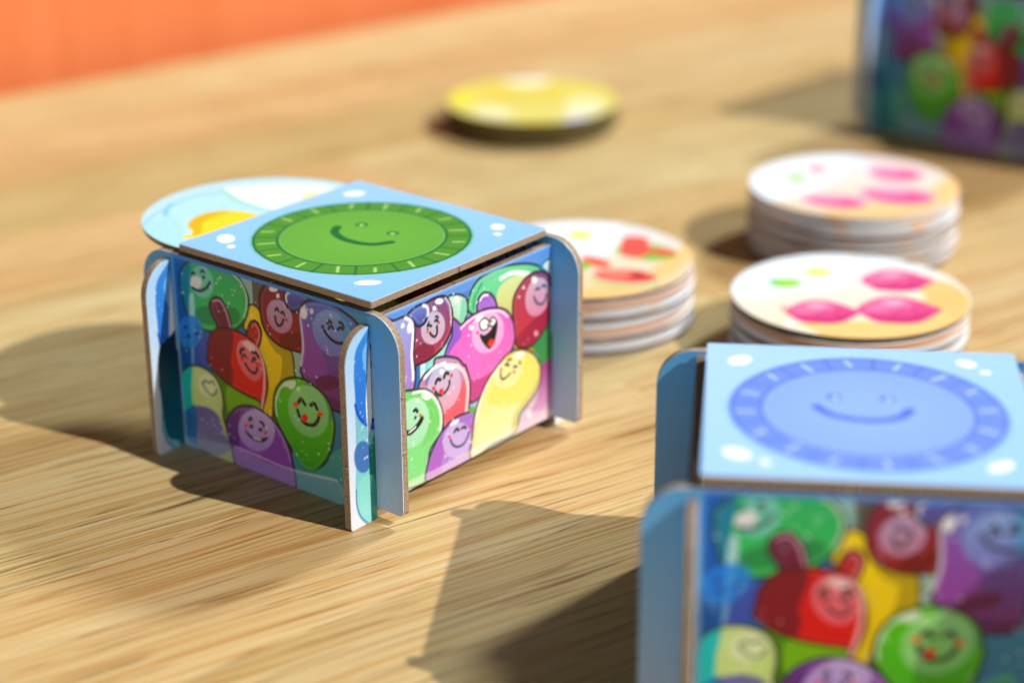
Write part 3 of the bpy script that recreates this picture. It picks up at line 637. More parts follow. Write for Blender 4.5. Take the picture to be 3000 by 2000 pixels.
ART_PINK=[
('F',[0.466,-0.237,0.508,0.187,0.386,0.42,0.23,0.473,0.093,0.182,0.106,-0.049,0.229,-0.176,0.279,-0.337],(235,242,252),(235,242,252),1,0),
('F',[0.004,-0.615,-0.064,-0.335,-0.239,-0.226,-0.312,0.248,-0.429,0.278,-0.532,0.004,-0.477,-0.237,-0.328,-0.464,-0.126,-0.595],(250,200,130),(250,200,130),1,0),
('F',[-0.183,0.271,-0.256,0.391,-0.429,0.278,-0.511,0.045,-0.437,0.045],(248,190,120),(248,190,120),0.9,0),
('L',[0.244,0.462,0.125,0.221,0.132,-0.007,0.195,-0.15,0.299,-0.384],(240,215,175),0.018,0.8,0),
('F',[-0.206,-0.252,-0.221,-0.211,-0.433,0.071,-0.437,0.045,-0.283,-0.22],(250,225,180),(250,225,180),0.6,0),
('F',[0.05,0.186,0.054,0.273,0.033,0.353,-0.015,0.4,-0.086,0.404,-0.157,0.393,-0.214,0.374,-0.216,0.314,-0.21,0.221,-0.175,0.168,-0.127,0.139,-0.075,0.116,-0.005,0.14],(224,76,140),(224,76,140),1,0),
('F',[0.023,0.189,0.027,0.297,-0.014,0.371,-0.077,0.376,-0.111,0.329,-0.073,0.264,-0.027,0.201],(240,140,182),(240,140,182),0.65,0),
('F',[0.007,0.291,-0.006,0.356,-0.06,0.362,-0.049,0.308],(252,200,220),(252,200,220),0.6,0),
('F',[-0.018,0.159,-0.085,0.185,-0.149,0.244,-0.188,0.336,-0.203,0.234,-0.147,0.16,-0.083,0.131],(196,38,106),(196,38,106),0.6,0),
('L',[-0.112,0.136,-0.094,0.227,-0.082,0.307],(190,40,105),0.012,0.5,0),
('L',[-0.195,0.219,-0.149,0.288,-0.098,0.338],(190,40,105),0.012,0.45,0),
('F',[-0.215,0.372,-0.218,0.36,-0.215,0.348,-0.206,0.341,-0.196,0.342,-0.188,0.351,-0.185,0.363,-0.189,0.375,-0.197,0.381,-0.207,0.38],(170,70,120),(170,70,120),0.6,0),
('F',[0.112,-0.353,0.118,-0.269,0.098,-0.19,0.05,-0.143,-0.022,-0.137,-0.094,-0.147,-0.152,-0.164,-0.155,-0.223,-0.15,-0.313,-0.116,-0.366,-0.067,-0.395,-0.016,-0.419,0.056,-0.397],(224,76,140),(224,76,140),1,0),
('F',[0.085,-0.35,0.091,-0.244,0.051,-0.171,-0.014,-0.165,-0.048,-0.21,-0.011,-0.274,0.035,-0.336],(240,140,182),(240,140,182),0.65,0),
('F',[0.071,-0.249,0.059,-0.186,0.004,-0.179,0.014,-0.232],(252,200,220),(252,200,220),0.6,0),
('F',[0.043,-0.378,-0.024,-0.351,-0.089,-0.292,-0.126,-0.201,-0.143,-0.301,-0.088,-0.374,-0.023,-0.404],(196,38,106),(196,38,106),0.6,0),
('L',[-0.053,-0.398,-0.033,-0.31,-0.02,-0.232],(190,40,105),0.012,0.5,0),
('L',[-0.135,-0.316,-0.088,-0.249,-0.035,-0.202],(190,40,105),0.012,0.45,0),
('F',[-0.153,-0.166,-0.157,-0.178,-0.153,-0.19,-0.145,-0.196,-0.135,-0.195,-0.126,-0.187,-0.123,-0.175,-0.126,-0.164,-0.135,-0.157,-0.145,-0.158],(170,70,120),(170,70,120),0.6,0),
('F',[-0.118,-0.14,-0.111,-0.041,-0.134,0.051,-0.188,0.104,-0.269,0.108,-0.349,0.093,-0.413,0.071,-0.416,0.001,-0.41,-0.105,-0.372,-0.165,-0.318,-0.197,-0.26,-0.222,-0.181,-0.194],(224,76,140),(224,76,140),1,0),
('F',[-0.148,-0.137,-0.142,-0.013,-0.187,0.072,-0.259,0.075,-0.297,0.021,-0.256,-0.053,-0.205,-0.124],(240,140,182),(240,140,182),0.65,0),
('F',[-0.165,-0.02,-0.178,0.054,-0.24,0.06,-0.228,-0.002],(252,200,220),(252,200,220),0.6,0),
('F',[-0.195,-0.172,-0.27,-0.144,-0.342,-0.077,-0.384,0.027,-0.403,-0.091,-0.341,-0.173,-0.269,-0.206],(196,38,106),(196,38,106),0.6,0),
('L',[-0.302,-0.2,-0.28,-0.096,-0.265,-0.004],(190,40,105),0.012,0.5,0),
('L',[-0.394,-0.107,-0.342,-0.027,-0.283,0.031],(190,40,105),0.012,0.45,0),
('F',[-0.415,0.068,-0.418,0.054,-0.415,0.04,-0.405,0.033,-0.394,0.034,-0.385,0.044,-0.381,0.058,-0.385,0.072,-0.394,0.079,-0.406,0.078],(170,70,120),(170,70,120),0.6,0),
('F',[0.067,-0.437,-0.015,-0.459,-0.089,-0.472,-0.138,-0.49,-0.092,-0.539,-0.018,-0.528],(250,244,240),(250,244,240),0.8,0),
('L',[0.146,-0.294,0.135,-0.344,0.071,-0.368],(190,90,70),0.012,0.7,0),
('F',[0.234,-0.018,0.228,-0.054,0.245,-0.092,0.28,-0.12,0.319,-0.125,0.347,-0.106,0.353,-0.07,0.336,-0.03,0.301,-0.003,0.262,0.002],(150,215,40),(150,215,40),1,0),
('F',[0.2,0.189,0.196,0.158,0.212,0.124,0.243,0.1,0.277,0.094,0.301,0.11,0.305,0.141,0.289,0.175,0.258,0.2,0.224,0.205],(240,220,60),(240,220,60),1,0),
('F',[0.322,-0.061,0.315,-0.081,0.318,-0.1,0.331,-0.11,0.348,-0.107,0.363,-0.093,0.37,-0.072,0.367,-0.053,0.354,-0.043,0.337,-0.046],(90,190,140),(90,190,140),0.7,0)]
ART_PINK_FAR=[
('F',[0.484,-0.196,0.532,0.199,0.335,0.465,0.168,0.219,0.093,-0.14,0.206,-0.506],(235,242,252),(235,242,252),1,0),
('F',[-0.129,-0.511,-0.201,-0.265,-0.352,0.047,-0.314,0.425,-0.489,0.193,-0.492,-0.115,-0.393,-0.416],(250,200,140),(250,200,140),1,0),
('F',[0.245,0.512,0.065,0.607,-0.228,0.484,-0.197,0.333,0.099,0.359],(235,205,200),(235,205,200),0.7,0),
('F',[-0.211,0.343,-0.219,0.266,-0.175,0.196,-0.095,0.159,-0.008,0.17,0.053,0.224,0.064,0.302,0.019,0.374,-0.063,0.411,-0.151,0.398],(244,150,192),(244,150,192),0.8,0),
('F',[-0.205,0.315,-0.207,0.262,-0.166,0.213,-0.098,0.187,-0.028,0.193,0.017,0.23,0.02,0.284,-0.021,0.334,-0.09,0.36,-0.161,0.352],(232,74,146),(232,74,146),0.85,0),
('F',[-0.094,0.343,-0.093,0.315,-0.069,0.287,-0.03,0.27,0.009,0.27,0.033,0.286,0.033,0.314,0.008,0.342,-0.031,0.36,-0.07,0.36],(248,190,215),(248,190,215),0.7,0),
('F',[-0.193,0.276,-0.19,0.252,-0.165,0.226,-0.127,0.209,-0.09,0.206,-0.068,0.22,-0.07,0.244,-0.095,0.27,-0.134,0.287,-0.171,0.289],(210,60,130),(210,60,130),0.5,0),
('F',[-0.214,-0.225,-0.216,-0.295,-0.162,-0.364,-0.07,-0.406,0.023,-0.406,0.085,-0.364,0.089,-0.294,0.033,-0.223,-0.06,-0.18,-0.154,-0.181],(244,150,192),(244,150,192),0.8,0),
('F',[-0.204,-0.253,-0.201,-0.301,-0.152,-0.35,-0.075,-0.381,0.001,-0.382,0.047,-0.353,0.045,-0.305,-0.005,-0.255,-0.083,-0.224,-0.159,-0.224],(232,74,146),(232,74,146),0.85,0),
('F',[-0.087,-0.24,-0.084,-0.265,-0.055,-0.293,-0.011,-0.314,0.031,-0.318,0.056,-0.306,0.053,-0.28,0.024,-0.252,-0.021,-0.232,-0.063,-0.227],(248,190,215),(248,190,215),0.7,0),
('F',[-0.187,-0.287,-0.182,-0.309,-0.153,-0.336,-0.109,-0.356,-0.068,-0.363,-0.046,-0.353,-0.05,-0.33,-0.08,-0.304,-0.124,-0.284,-0.165,-0.277],(210,60,130),(210,60,130),0.5,0),
('F',[-0.437,0.057,-0.442,-0.034,-0.378,-0.121,-0.27,-0.171,-0.158,-0.165,-0.083,-0.106,-0.075,-0.014,-0.14,0.075,-0.251,0.125,-0.364,0.118],(244,150,192),(244,150,192),0.8,0),
('F',[-0.425,0.02,-0.423,-0.043,-0.365,-0.103,-0.274,-0.139,-0.184,-0.137,-0.127,-0.096,-0.128,-0.033,-0.186,0.029,-0.279,0.065,-0.37,0.062],(232,74,146),(232,74,146),0.85,0),
('F',[-0.285,0.046,-0.282,0.013,-0.248,-0.022,-0.196,-0.046,-0.145,-0.049,-0.115,-0.031,-0.118,0.002,-0.152,0.037,-0.205,0.061,-0.256,0.065],(248,190,215),(248,190,215),0.7,0),
('F',[-0.407,-0.023,-0.402,-0.052,-0.367,-0.085,-0.316,-0.108,-0.267,-0.114,-0.24,-0.1,-0.244,-0.072,-0.279,-0.039,-0.331,-0.015,-0.38,-0.009],(210,60,130),(210,60,130),0.5,0),
('F',[0.239,-0.056,0.226,-0.095,0.234,-0.131,0.259,-0.15,0.292,-0.146,0.32,-0.119,0.333,-0.079,0.325,-0.043,0.3,-0.023,0.267,-0.028],(170,220,120),(170,220,120),1,0),
('F',[0.235,0.146,0.223,0.105,0.232,0.067,0.259,0.046,0.293,0.051,0.322,0.078,0.335,0.119,0.326,0.157,0.299,0.178,0.264,0.174],(230,150,170),(230,150,170),1,0)]
ART_LEMON=[
('F',[0.231,0.513,0.187,0.403,0.212,0.296,0.296,0.232,0.408,0.233,0.506,0.301,0.553,0.411,0.529,0.52,0.443,0.587,0.328,0.584],(240,240,225),(240,240,225),1,0),
('F',[0.157,0.014,0.139,-0.039,0.159,-0.096,0.21,-0.136,0.272,-0.142,0.322,-0.113,0.34,-0.06,0.32,-0.002,0.269,0.038,0.206,0.044],(225,190,70),(225,190,70),0.8,0),
('F',[-0.102,-0.318,-0.121,-0.379,-0.089,-0.432,-0.018,-0.458,0.065,-0.447,0.13,-0.403,0.15,-0.342,0.117,-0.287,0.045,-0.261,-0.039,-0.273],(238,234,205),(238,234,205),0.8,0),
('F',[-0.44,0.137,-0.494,0.028,-0.491,-0.066,-0.435,-0.11,-0.345,-0.088,-0.254,-0.007,-0.198,0.103,-0.199,0.199,-0.257,0.245,-0.35,0.22],(234,232,200),(234,232,200),0.8,0),
('F',[-0.164,0.096,-0.17,0.023,-0.103,-0.058,0.013,-0.116,0.133,-0.129,0.214,-0.092,0.222,-0.019,0.154,0.064,0.036,0.122,-0.086,0.134],(214,196,84),(214,196,84),0.7,0),
('F',[-0.047,0.285,-0.056,0.24,-0.018,0.209,0.053,0.204,0.13,0.227,0.184,0.27,0.194,0.316,0.155,0.347,0.083,0.351,0.005,0.327],(214,190,70),(214,190,70),0.6,0),
('F',[-0.557,-0.098,-0.567,-0.143,-0.543,-0.193,-0.494,-0.231,-0.44,-0.241,-0.399,-0.22,-0.389,-0.176,-0.413,-0.125,-0.462,-0.087,-0.517,-0.077],(225,225,240),(225,225,240),1,0),
('F',[0.334,-0.161,0.276,-0.25,0.263,-0.322,0.297,-0.348,0.368,-0.321,0.448,-0.249,0.507,-0.159,0.522,-0.085,0.487,-0.058,0.414,-0.087],(235,220,70),(235,220,70),1,0),
('F',[-0.449,-0.322,-0.462,-0.374,-0.435,-0.432,-0.38,-0.475,-0.316,-0.487,-0.269,-0.462,-0.255,-0.411,-0.282,-0.352,-0.338,-0.308,-0.402,-0.297],(220,195,60),(220,195,60),1,0)]
ART_BLUE=[
('F',[0.207,-0.477,0.286,-0.36,0.297,-0.258,0.209,-0.263,0.026,-0.405,-0.067,-0.537,0.016,-0.568,0.112,-0.542],(175,222,235),(175,222,235),1,0),
('F',[0.308,-0.248,0.38,-0.134,0.366,-0.007,0.301,0.063,0.158,0.058,0.026,0.028,0.156,-0.074,0.18,-0.24],(185,225,240),(185,225,240),1,0),
('L',[0.253,-0.443,0.33,-0.303,0.368,-0.182,0.392,-0.047,0.375,0.035,0.343,0.09],(150,205,225),0.02,0.8,0),
('F',[0.364,0.123,0.361,0.186,0.235,0.334,0.058,0.432,-0.129,0.34,-0.125,0.108,0.018,0.053,0.199,0.064],(235,240,250),(235,240,250),1,0),
('L',[0.357,0.109,0.229,0.06,0.106,0.041,0,0.048,-0.145,0.087],(150,215,190),0.022,0.9,0),
('F',[0.14,-0.283,0.187,-0.209,0.19,-0.119,0.139,-0.051,0.029,-0.021,-0.077,-0.041,-0.167,-0.255,-0.12,-0.395,0.018,-0.364,0.087,-0.313],(250,215,50),(250,215,50),1,0),
('F',[0.13,-0.292,0.187,-0.209,0.19,-0.119,0.134,-0.056,0.131,-0.129,0.121,-0.213,0.031,-0.322,0.025,-0.37,0.069,-0.317],(230,180,30),(230,180,30),1,0),
('F',[0.016,-0.354,0.01,-0.365,0.013,-0.381,0.023,-0.394,0.036,-0.4,0.048,-0.397,0.054,-0.385,0.051,-0.37,0.041,-0.357,0.028,-0.35],(248,210,60),(248,210,60),1,0),
('F',[0.016,0.336,-0.003,0.309,-0.015,0.269,-0.016,0.233,-0.005,0.213,0.013,0.217,0.033,0.244,0.045,0.283,0.046,0.32,0.035,0.34],(245,230,150),(245,230,150),1,0),
('L',[0.301,-0.261,0.361,-0.195,0.391,-0.143],(120,190,225),0.02,0.7,0)]

# ------------------------------------------------------------------ box panels
LB, TAB, TH, HF = 1.0727, 0.134, 0.031, 0.047
T1, T2 = 0.811, 0.8006
SL = 0.005


def arc(cx, cy, rx, ry, a0, a1, n=9):
    return [(cx + rx * math.cos(math.radians(a0 + (a1 - a0) * k / n)), cy + ry * math.sin(math.radians(a0 + (a1 - a0) * k / n))) for k in range(n + 1)]


def outline_front():      # walls with their slots cut from below
    o = []
    for q in (0, 1):
        h = []
        h += [(-SL, HF + 0.001), (-TAB + 0.02, HF + 0.001)]
        h += arc(-TAB + 0.018, HF + 0.019, 0.018, 0.018, 270, 180, 4)
        h += arc(-TAB + 0.125, T1 - 0.135, 0.125, 0.135, 180, 90, 12)
        if q == 0:
            left = h
        else:
            right = [(LB - x, y) for x, y in reversed(h)]
    bottom = [(LB + SL, 0.41), (LB - TH - SL, 0.41), (LB - TH - SL, 0.001), (TH + SL, 0.001), (TH + SL, 0.41), (-SL, 0.41)]
    return left + right + bottom


def outline_side():       # walls with their slots cut from above
    lo = [(-0.012, HF), (-0.012, 0.02), (-0.02, 0.001), (-TAB + 0.02, 0.001)]
    lo = [(0.012, HF), (0.004, HF - 0.008), (0.004, 0.006), (0.0, 0.001), (-TAB + 0.012, 0.001)]
    lo += arc(-TAB + 0.01, 0.011, 0.01, 0.01, 270, 180, 3)
    lo += arc(-TAB + 0.115, T2 - 0.145, 0.115, 0.13, 180, 90, 12)
    lo += [(-SL, T2 - 0.019), (-SL, 0.40), (TH + SL, 0.40), (TH + SL, T2)]
    ri = [(LB - x, y) for x, y in reversed(lo)]
    return lo + ri


def dedupe(o):
    r = []
    for q in o:
        if not r or abs(q[0] - r[-1][0]) + abs(q[1] - r[-1][1]) > 1e-5: r.append(q)
    if abs(r[0][0] - r[-1][0]) + abs(r[0][1] - r[-1][1]) < 1e-5: r.pop()
    return r


OF, OS = dedupe(outline_front()), dedupe(outline_side())
STEP = 0.0042


def paint_front():
    c = Canvas(-TAB - 0.004, LB + TAB + 0.004, -0.002, T1 + 0.004, STEP, (0, 0, 0))
    a, z = c.U, c.V
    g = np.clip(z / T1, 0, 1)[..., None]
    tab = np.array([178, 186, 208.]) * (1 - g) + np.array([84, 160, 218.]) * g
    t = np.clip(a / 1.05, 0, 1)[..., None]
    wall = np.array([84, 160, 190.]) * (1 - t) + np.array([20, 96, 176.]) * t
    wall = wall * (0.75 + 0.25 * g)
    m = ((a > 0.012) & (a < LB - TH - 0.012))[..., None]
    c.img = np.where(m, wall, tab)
    c.draw(ART_FRONT)
    # deeper, richer ink
    gr = c.img.mean(axis=2, keepdims=True)
    c.img = np.where(m, np.clip((gr + (c.img - gr) * 1.16) * 0.95, 0, 255), c.img)
    # blue band along the top and at both ends, where the art stops
    e = np.clip((z - (T1 - 0.016)) / 0.004, 0, 1)
    c.put((slice(None), slice(None)), e, np.zeros(c.img.shape) + (60, 130, 215))
    for s in (np.clip((a - (LB - TH - 0.03)) / 0.03, 0, 1), np.clip((0.0 - a) / 0.004, 0, 1)):
        c.put((slice(None), slice(None)), s, tab)
    c.sparkle(230, 0.03, 1.0, 0.03, 0.78, 5)
    return c


def paint_side():
    c = Canvas(-TAB - 0.004, LB + TAB + 0.004, -0.002, T2 + 0.004, STEP, (0, 0, 0))
    b, z = c.U, c.V
    g = np.clip(z / T2, 0, 1)[..., None]
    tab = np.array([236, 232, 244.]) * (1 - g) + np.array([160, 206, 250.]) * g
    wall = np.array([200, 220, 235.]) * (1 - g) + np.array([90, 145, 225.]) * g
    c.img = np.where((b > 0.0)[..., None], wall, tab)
    c.draw(ART_SIDE)
    e = np.clip((z - (T2 - 0.012)) / 0.006, 0, 1) * (b > 0)
    c.put((slice(None), slice(None)), e, np.zeros(c.img.shape) + (120, 175, 250))
    s = np.clip((b - LB) / 0.004, 0, 1)
    c.put((slice(None), slice(None)), s, tab)
    c.sparkle(230, -0.09, 1.03, 0.05, 0.78, 9)
    return c


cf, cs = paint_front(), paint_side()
PS = 0.0035               # paper stands this far in front of the board


def f3(x, z, t=0.0): return (t, x, z)         # front and rear walls: depth along X
def s3(x, z, t=0.0): return (x, t, z)         # side walls: depth along Y


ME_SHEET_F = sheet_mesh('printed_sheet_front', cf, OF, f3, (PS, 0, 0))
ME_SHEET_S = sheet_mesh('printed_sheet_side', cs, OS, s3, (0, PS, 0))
cm = Canvas(-TAB - 0.004, LB + TAB + 0.004, -0.002, T1 + 0.004, STEP, (0, 0, 0))
cm.img = cf.img[:, ::-1].copy()
ME_SHEET_M = sheet_mesh('printed_sheet_mirrored', cm, OF, f3, (PS, 0, 0))
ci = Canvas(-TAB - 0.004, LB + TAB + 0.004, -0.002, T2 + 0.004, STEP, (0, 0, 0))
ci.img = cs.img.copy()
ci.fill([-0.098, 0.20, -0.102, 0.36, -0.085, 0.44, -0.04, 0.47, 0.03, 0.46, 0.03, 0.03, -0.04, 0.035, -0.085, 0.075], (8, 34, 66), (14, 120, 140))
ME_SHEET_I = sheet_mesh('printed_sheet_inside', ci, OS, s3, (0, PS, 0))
ME_SLAB_F = slab_mesh('board_front', OF, f3, PS, TH, nubs=[(-TAB, 0.30), (-TAB, 0.52), (0.50, 0.001), (0.5, T1)])
ME_SLAB_S = slab_mesh('board_side', OS, s3, PS, TH, nubs=[(-TAB, 0.26), (0.50, HF), (0.48, T2)])


def floor_mesh():
    bm = bmesh.new()
    bmesh.ops.create_cube(bm, size=1)
    for v in bm.verts:
        v.co = Vector(((0.5 + v.co.x * 0.96) * LB, (0.5 + v.co.y * 0.96) * LB, 0.10 + v.co.z * 0.028)) * K
    return bm_mesh('inner_floor', bm, [CARD])


ME_FLOOR = floor_mesh()


def make_box(loc, ang, label, front_sheet=None, inside=None):
    r = empty('card_box', loc, ang)
    tag(r, label, 'box', 'printed cardboard boxes standing on the table')
    fs = front_sheet or ME_SHEET_F
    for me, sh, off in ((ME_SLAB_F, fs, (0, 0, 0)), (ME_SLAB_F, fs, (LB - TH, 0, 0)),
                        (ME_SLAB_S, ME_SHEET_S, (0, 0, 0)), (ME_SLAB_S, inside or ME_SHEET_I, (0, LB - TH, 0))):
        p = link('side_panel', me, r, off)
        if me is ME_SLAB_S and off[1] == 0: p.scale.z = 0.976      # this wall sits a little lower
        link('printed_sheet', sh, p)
    link('inner_floor', ME_FLOOR, r)
    return r


# ------------------------------------------------------------------ lids
LZ0, LZ1 = 0.8275, 0.8553


def rounded_square(r=0.006):
    o = []
    for cx, cy, a in ((1 - r, 1 - r, 0), (r, 1 - r, 90), (r, r, 180), (1 - r, r, 270)):
        o += arc(cx, cy, r, r, a, a + 90, 3)
    return dedupe(o)


OL = rounded_square()


def ell(cx, cy, rx, ry, n=12, rot=0):
    o = []
    for k in range(n):
        t = 2 * math.pi * k / n
        x, y = rx * math.cos(t), ry * math.sin(t)
        o += [cx + x * math.cos(rot) - y * math.sin(rot), cy + x * math.sin(rot) + y * math.cos(rot)]
    return o


def paint_lid(bgc, ring, inner, dark, tick, glow):
    # u runs towards the left corner, v towards the far corner
    c = Canvas(-0.002, 1.002, -0.002, 1.002, 0.0042, bgc[0])
    g = np.clip((c.U + c.V) / 2, 0, 1)[..., None]
    c.img = np.asarray(bgc[0], float) * (1 - g) + np.asarray(bgc[1], float) * g
    cx, cy, R0, R1 = 0.5, 0.49, 0.422, 0.322
    c.fill(ell(cx, cy, R0 + 0.012, R0 + 0.012, 24), glow, glow, 0.45)
    c.fill(ell(cx, cy, R0, R0, 24), dark, dark)
    c.fill(ell(cx, cy, R0 - 0.010, R0 - 0.010, 24), ring, ring)
    for k in range(16):
        t = math.pi * 2 * (k + 0.25) / 16
        q = [cx + (R1 - 0.005) * math.cos(t), cy + (R1 - 0.005) * math.sin(t), cx + R0 * math.cos(t), cy + R0 * math.sin(t)]
        c.line(q, dark, 0.009, 0.85)
        t2 = t + math.pi / 16
        e0, e1 = R1 + 0.028 + 0.01 * math.sin(k * 2.3), R0 - 0.024
        s = 0.08 * math.sin(k * 1.7)
        c.line([cx + e0 * math.cos(t2), cy + e0 * math.sin(t2), cx + e1 * math.cos(t2 + s * 0.4), cy + e1 * math.sin(t2 + s * 0.4)], tick, 0.013, 0.85)
    c.fill(ell(cx, cy, R1 + 0.008, R1 + 0.008, 24), dark, dark)
    c.fill(ell(cx, cy, R1 - 0.002, R1 - 0.002, 24), tick, tick, 0.6)
    c.fill(ell(cx, cy, R1 - 0.009, R1 - 0.009, 24), inner, inner)
    d = np.hypot(c.U - cx, c.V - cy)
    a = np.clip((d - 0.12) / 0.2, 0, 1) * (d < R1 - 0.01) * 0.22
    c.put((slice(None), slice(None)), a, np.zeros(c.img.shape) + np.asarray(ring, float))
    c.line([0.655, 0.515, 0.62, 0.462, 0.56, 0.432, 0.51, 0.424, 0.45, 0.430, 0.40, 0.458, 0.37, 0.512], dark, 0.034)
    for ex in (0.598, 0.434):
        c.fill(ell(ex, 0.592, 0.024, 0.024), dark, dark)
        c.fill(ell(ex - 0.003, 0.588, 0.012, 0.012), tick, tick)
    for x, y, rx, ry, ro in ((0.897, 0.150, 0.050, 0.034, 0.7), (0.815, 0.100, 0.020, 0.016, 0.7), (0.162, 0.900, 0.036, 0.028, 0.7), (0.108, 0.833, 0.018, 0.016, 0),
                             (0.892, 0.862, 0.034, 0.046, 0.6), (0.138, 0.132, 0.050, 0.026, -0.75)):
        c.fill(ell(x, y, rx, ry, 12, ro), (250, 248, 253), (250, 248, 253))
    return c


ME_LID_SLAB = slab_mesh('lid_board', OL, lambda x, y, t=0: (y, x, LZ1 - LZ0 - t), PS, LZ1 - LZ0, nubs=[(0.0, 0.48)])
LIDS = {}
for nme, args in {'green': (((136, 190, 255), (158, 202, 255)), (84, 144, 52), (108, 172, 66), (32, 108, 54), (178, 216, 126), (110, 190, 120)),
                  'blue': (((152, 196, 250), (172, 208, 252)), (112, 142, 232), (142, 174, 248), (84, 114, 214), (200, 220, 255), (126, 160, 245))}.items():
    LIDS[nme] = sheet_mesh('lid_print_' + nme, paint_lid(*args), OL, lambda x, y, t=0: (y, x, LZ1 - LZ0), (0, 0, -PS))


def make_lid(box, kind, label, du=-0.0033, dv=0.0066):
    r = empty('box_lid', (0, 0, 0), box.rotation_euler.z)
    v = Matrix.Rotation(box.rotation_euler.z, 3, 'Z') @ Vector((dv, du, LZ0)) * box.scale.x
    r.scale = box.scale
    r.location = box.location + v * K
    tag(r, label, 'lid', 'square lids lying on the boxes')
    s = link('board', ME_LID_SLAB, r)
    link('printed_sheet', LIDS[kind], r)
    return r


# ------------------------------------------------------------------ round tokens
def disc_outline(r, n=72):
    return [(r * math.cos(2 * math.pi * k / n), r * math.sin(2 * math.pi * k / n)) for k in range(n)]


def token_core(r, t, name='token_core', mt=None):
    bm = bmesh.new()
    prof = [(r - 0.012, 0.0015), (r - 0.009, 0.0045), (r - 0.001, 0.0085), (r, t * 0.5), (r, t - 0.004), (r - 0.0015, t - 0.0022)]
    rings = []
    n = 72
    for rr, z in prof:
        rings.append([bm.verts.new(Vector((rr * math.cos(2 * math.pi * k / n), rr * math.sin(2 * math.pi * k / n), z)) * K) for k in range(n)])
    for a, b in zip(rings, rings[1:]):
        for k in range(n):
            bm.faces.new((a[k], a[(k + 1) % n], b[(k + 1) % n], b[k]))
    bm.faces.new(list(reversed(rings[0])))
    bm.faces.new(rings[-1])
    bmesh.ops.recalc_face_normals(bm, faces=bm.faces)
    return bm_mesh(name, bm, [mt or CARD])


def paper_disc(r, t0, t1, m, name):
    bm = bmesh.new()
    n = 72
    rings = []
    for rr, z in ((r - 0.001, t0), (r + 0.0015, t0), (r + 0.0015, t1 - 0.0006), (r - 0.0015, t1)):
        rings.append([bm.verts.new(Vector((rr * math.cos(2 * math.pi * k / n), rr * math.sin(2 * math.pi * k / n), z)) * K) for k in range(n)])
    for a, b in zip(rings, rings[1:]):
        for k in range(n):
            bm.faces.new((a[k], a[(k + 1) % n], b[(k + 1) % n], b[k]))
    bm.faces.new(list(reversed(rings[0])))
    bm.faces.new(rings[-1])
    bmesh.ops.recalc_face_normals(bm, faces=bm.faces)
    return bm_mesh(name, bm, [m])


def art_disc(name, art, r, t, base1, base2, step=0.0085, rim=(240, 238, 235)):
    c = Canvas(-r - step, r + step, -r - step, r + step, step, base1)
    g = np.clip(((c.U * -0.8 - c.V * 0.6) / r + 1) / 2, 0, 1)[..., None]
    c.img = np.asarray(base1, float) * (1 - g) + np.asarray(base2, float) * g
    c.draw(art)
    return sheet_mesh(name, c, disc_outline(r + 0.0015), lambda x, y, q=0: (y, x, t), (0, 0, -0.003), rimcol=rim)


def mat_edge(name, c1, c2):
    m, n, l, b = mat(name)
    tc = N(n, 'ShaderNodeTexCoord')
    no = N(n, 'ShaderNodeTexNoise', Scale=55.0, Detail=2.0)
    l.new(tc.outputs['Object'], no.inputs['Vector'])
    rp = ramp(n, [(0.52, tuple(lin(c1))), (0.60, tuple(lin(c2)))])
    l.new(no.outputs['Fac'], rp.inputs['Fac'])
    l.new(rp.outputs['Color'], b.inputs['Base Color'])
    b.inputs['Roughness'].default_value = 0.6
    return m


PALE = mat_plain('pale_printed_paper', (232, 235, 242), 0.4)
EDGES = {'w': mat_edge('pale_edge', (200, 202, 210), (222, 176, 134)), 'p': mat_edge('peach_edge', (206, 146, 100), (190, 150, 118)),
         'b': mat_edge('brown_edge', (100, 70, 48), (136, 104, 78)), 'd': mat_edge('dark_edge', (62, 52, 30), (96, 80, 48))}
ORD = ['top', 'second', 'third', 'fourth', 'fifth', 'sixth', 'seventh', 'eighth', 'ninth', 'tenth', 'eleventh']


def stack(cx, cy, top, code, r, face, what, where, group, seed, jit=0.009, paper=None):
    """code names the edge colour of every token from the top down"""
    q = random.Random(seed)
    n = len(code)
    t = top / n
    core = {k: token_core(r, t, mt=EDGES[k]) for k in set(code)}
    low = paper_disc(r - 0.003, t - 0.0022, t - 0.0004, paper or PALE, 'token_paper')
    back = paper_disc(r - 0.006, 0.0002, 0.0018, paper or PALE, 'token_back')
    for k in range(n):            # k = 0 is the top token
        lvl = n - 1 - k
        dx, dy = (0, 0) if k == 0 else (q.uniform(-jit, jit), q.uniform(-jit, jit))
        e = empty('round_token', (cy + dy, cx + dx, lvl * t + 0.0002), 0 if k == 0 else q.uniform(0, 6.28))
        pos = 'top token' if k == 0 else (ORD[k] + ' token from the top' if k < n - 1 else 'bottom token')
        tag(e, '%s of the %s%s' % (pos, where, ', ' + what if k == 0 else ''), 'token', group)
        link('card_core', core[code[k]], e)
        link('printed_face', face if k == 0 else low, e)
        link('printed_back', back, e)


# ------------------------------------------------------------------ table of glued oak staves
SX, SY, SROT = -0.27, 0.637, math.radians(-13)


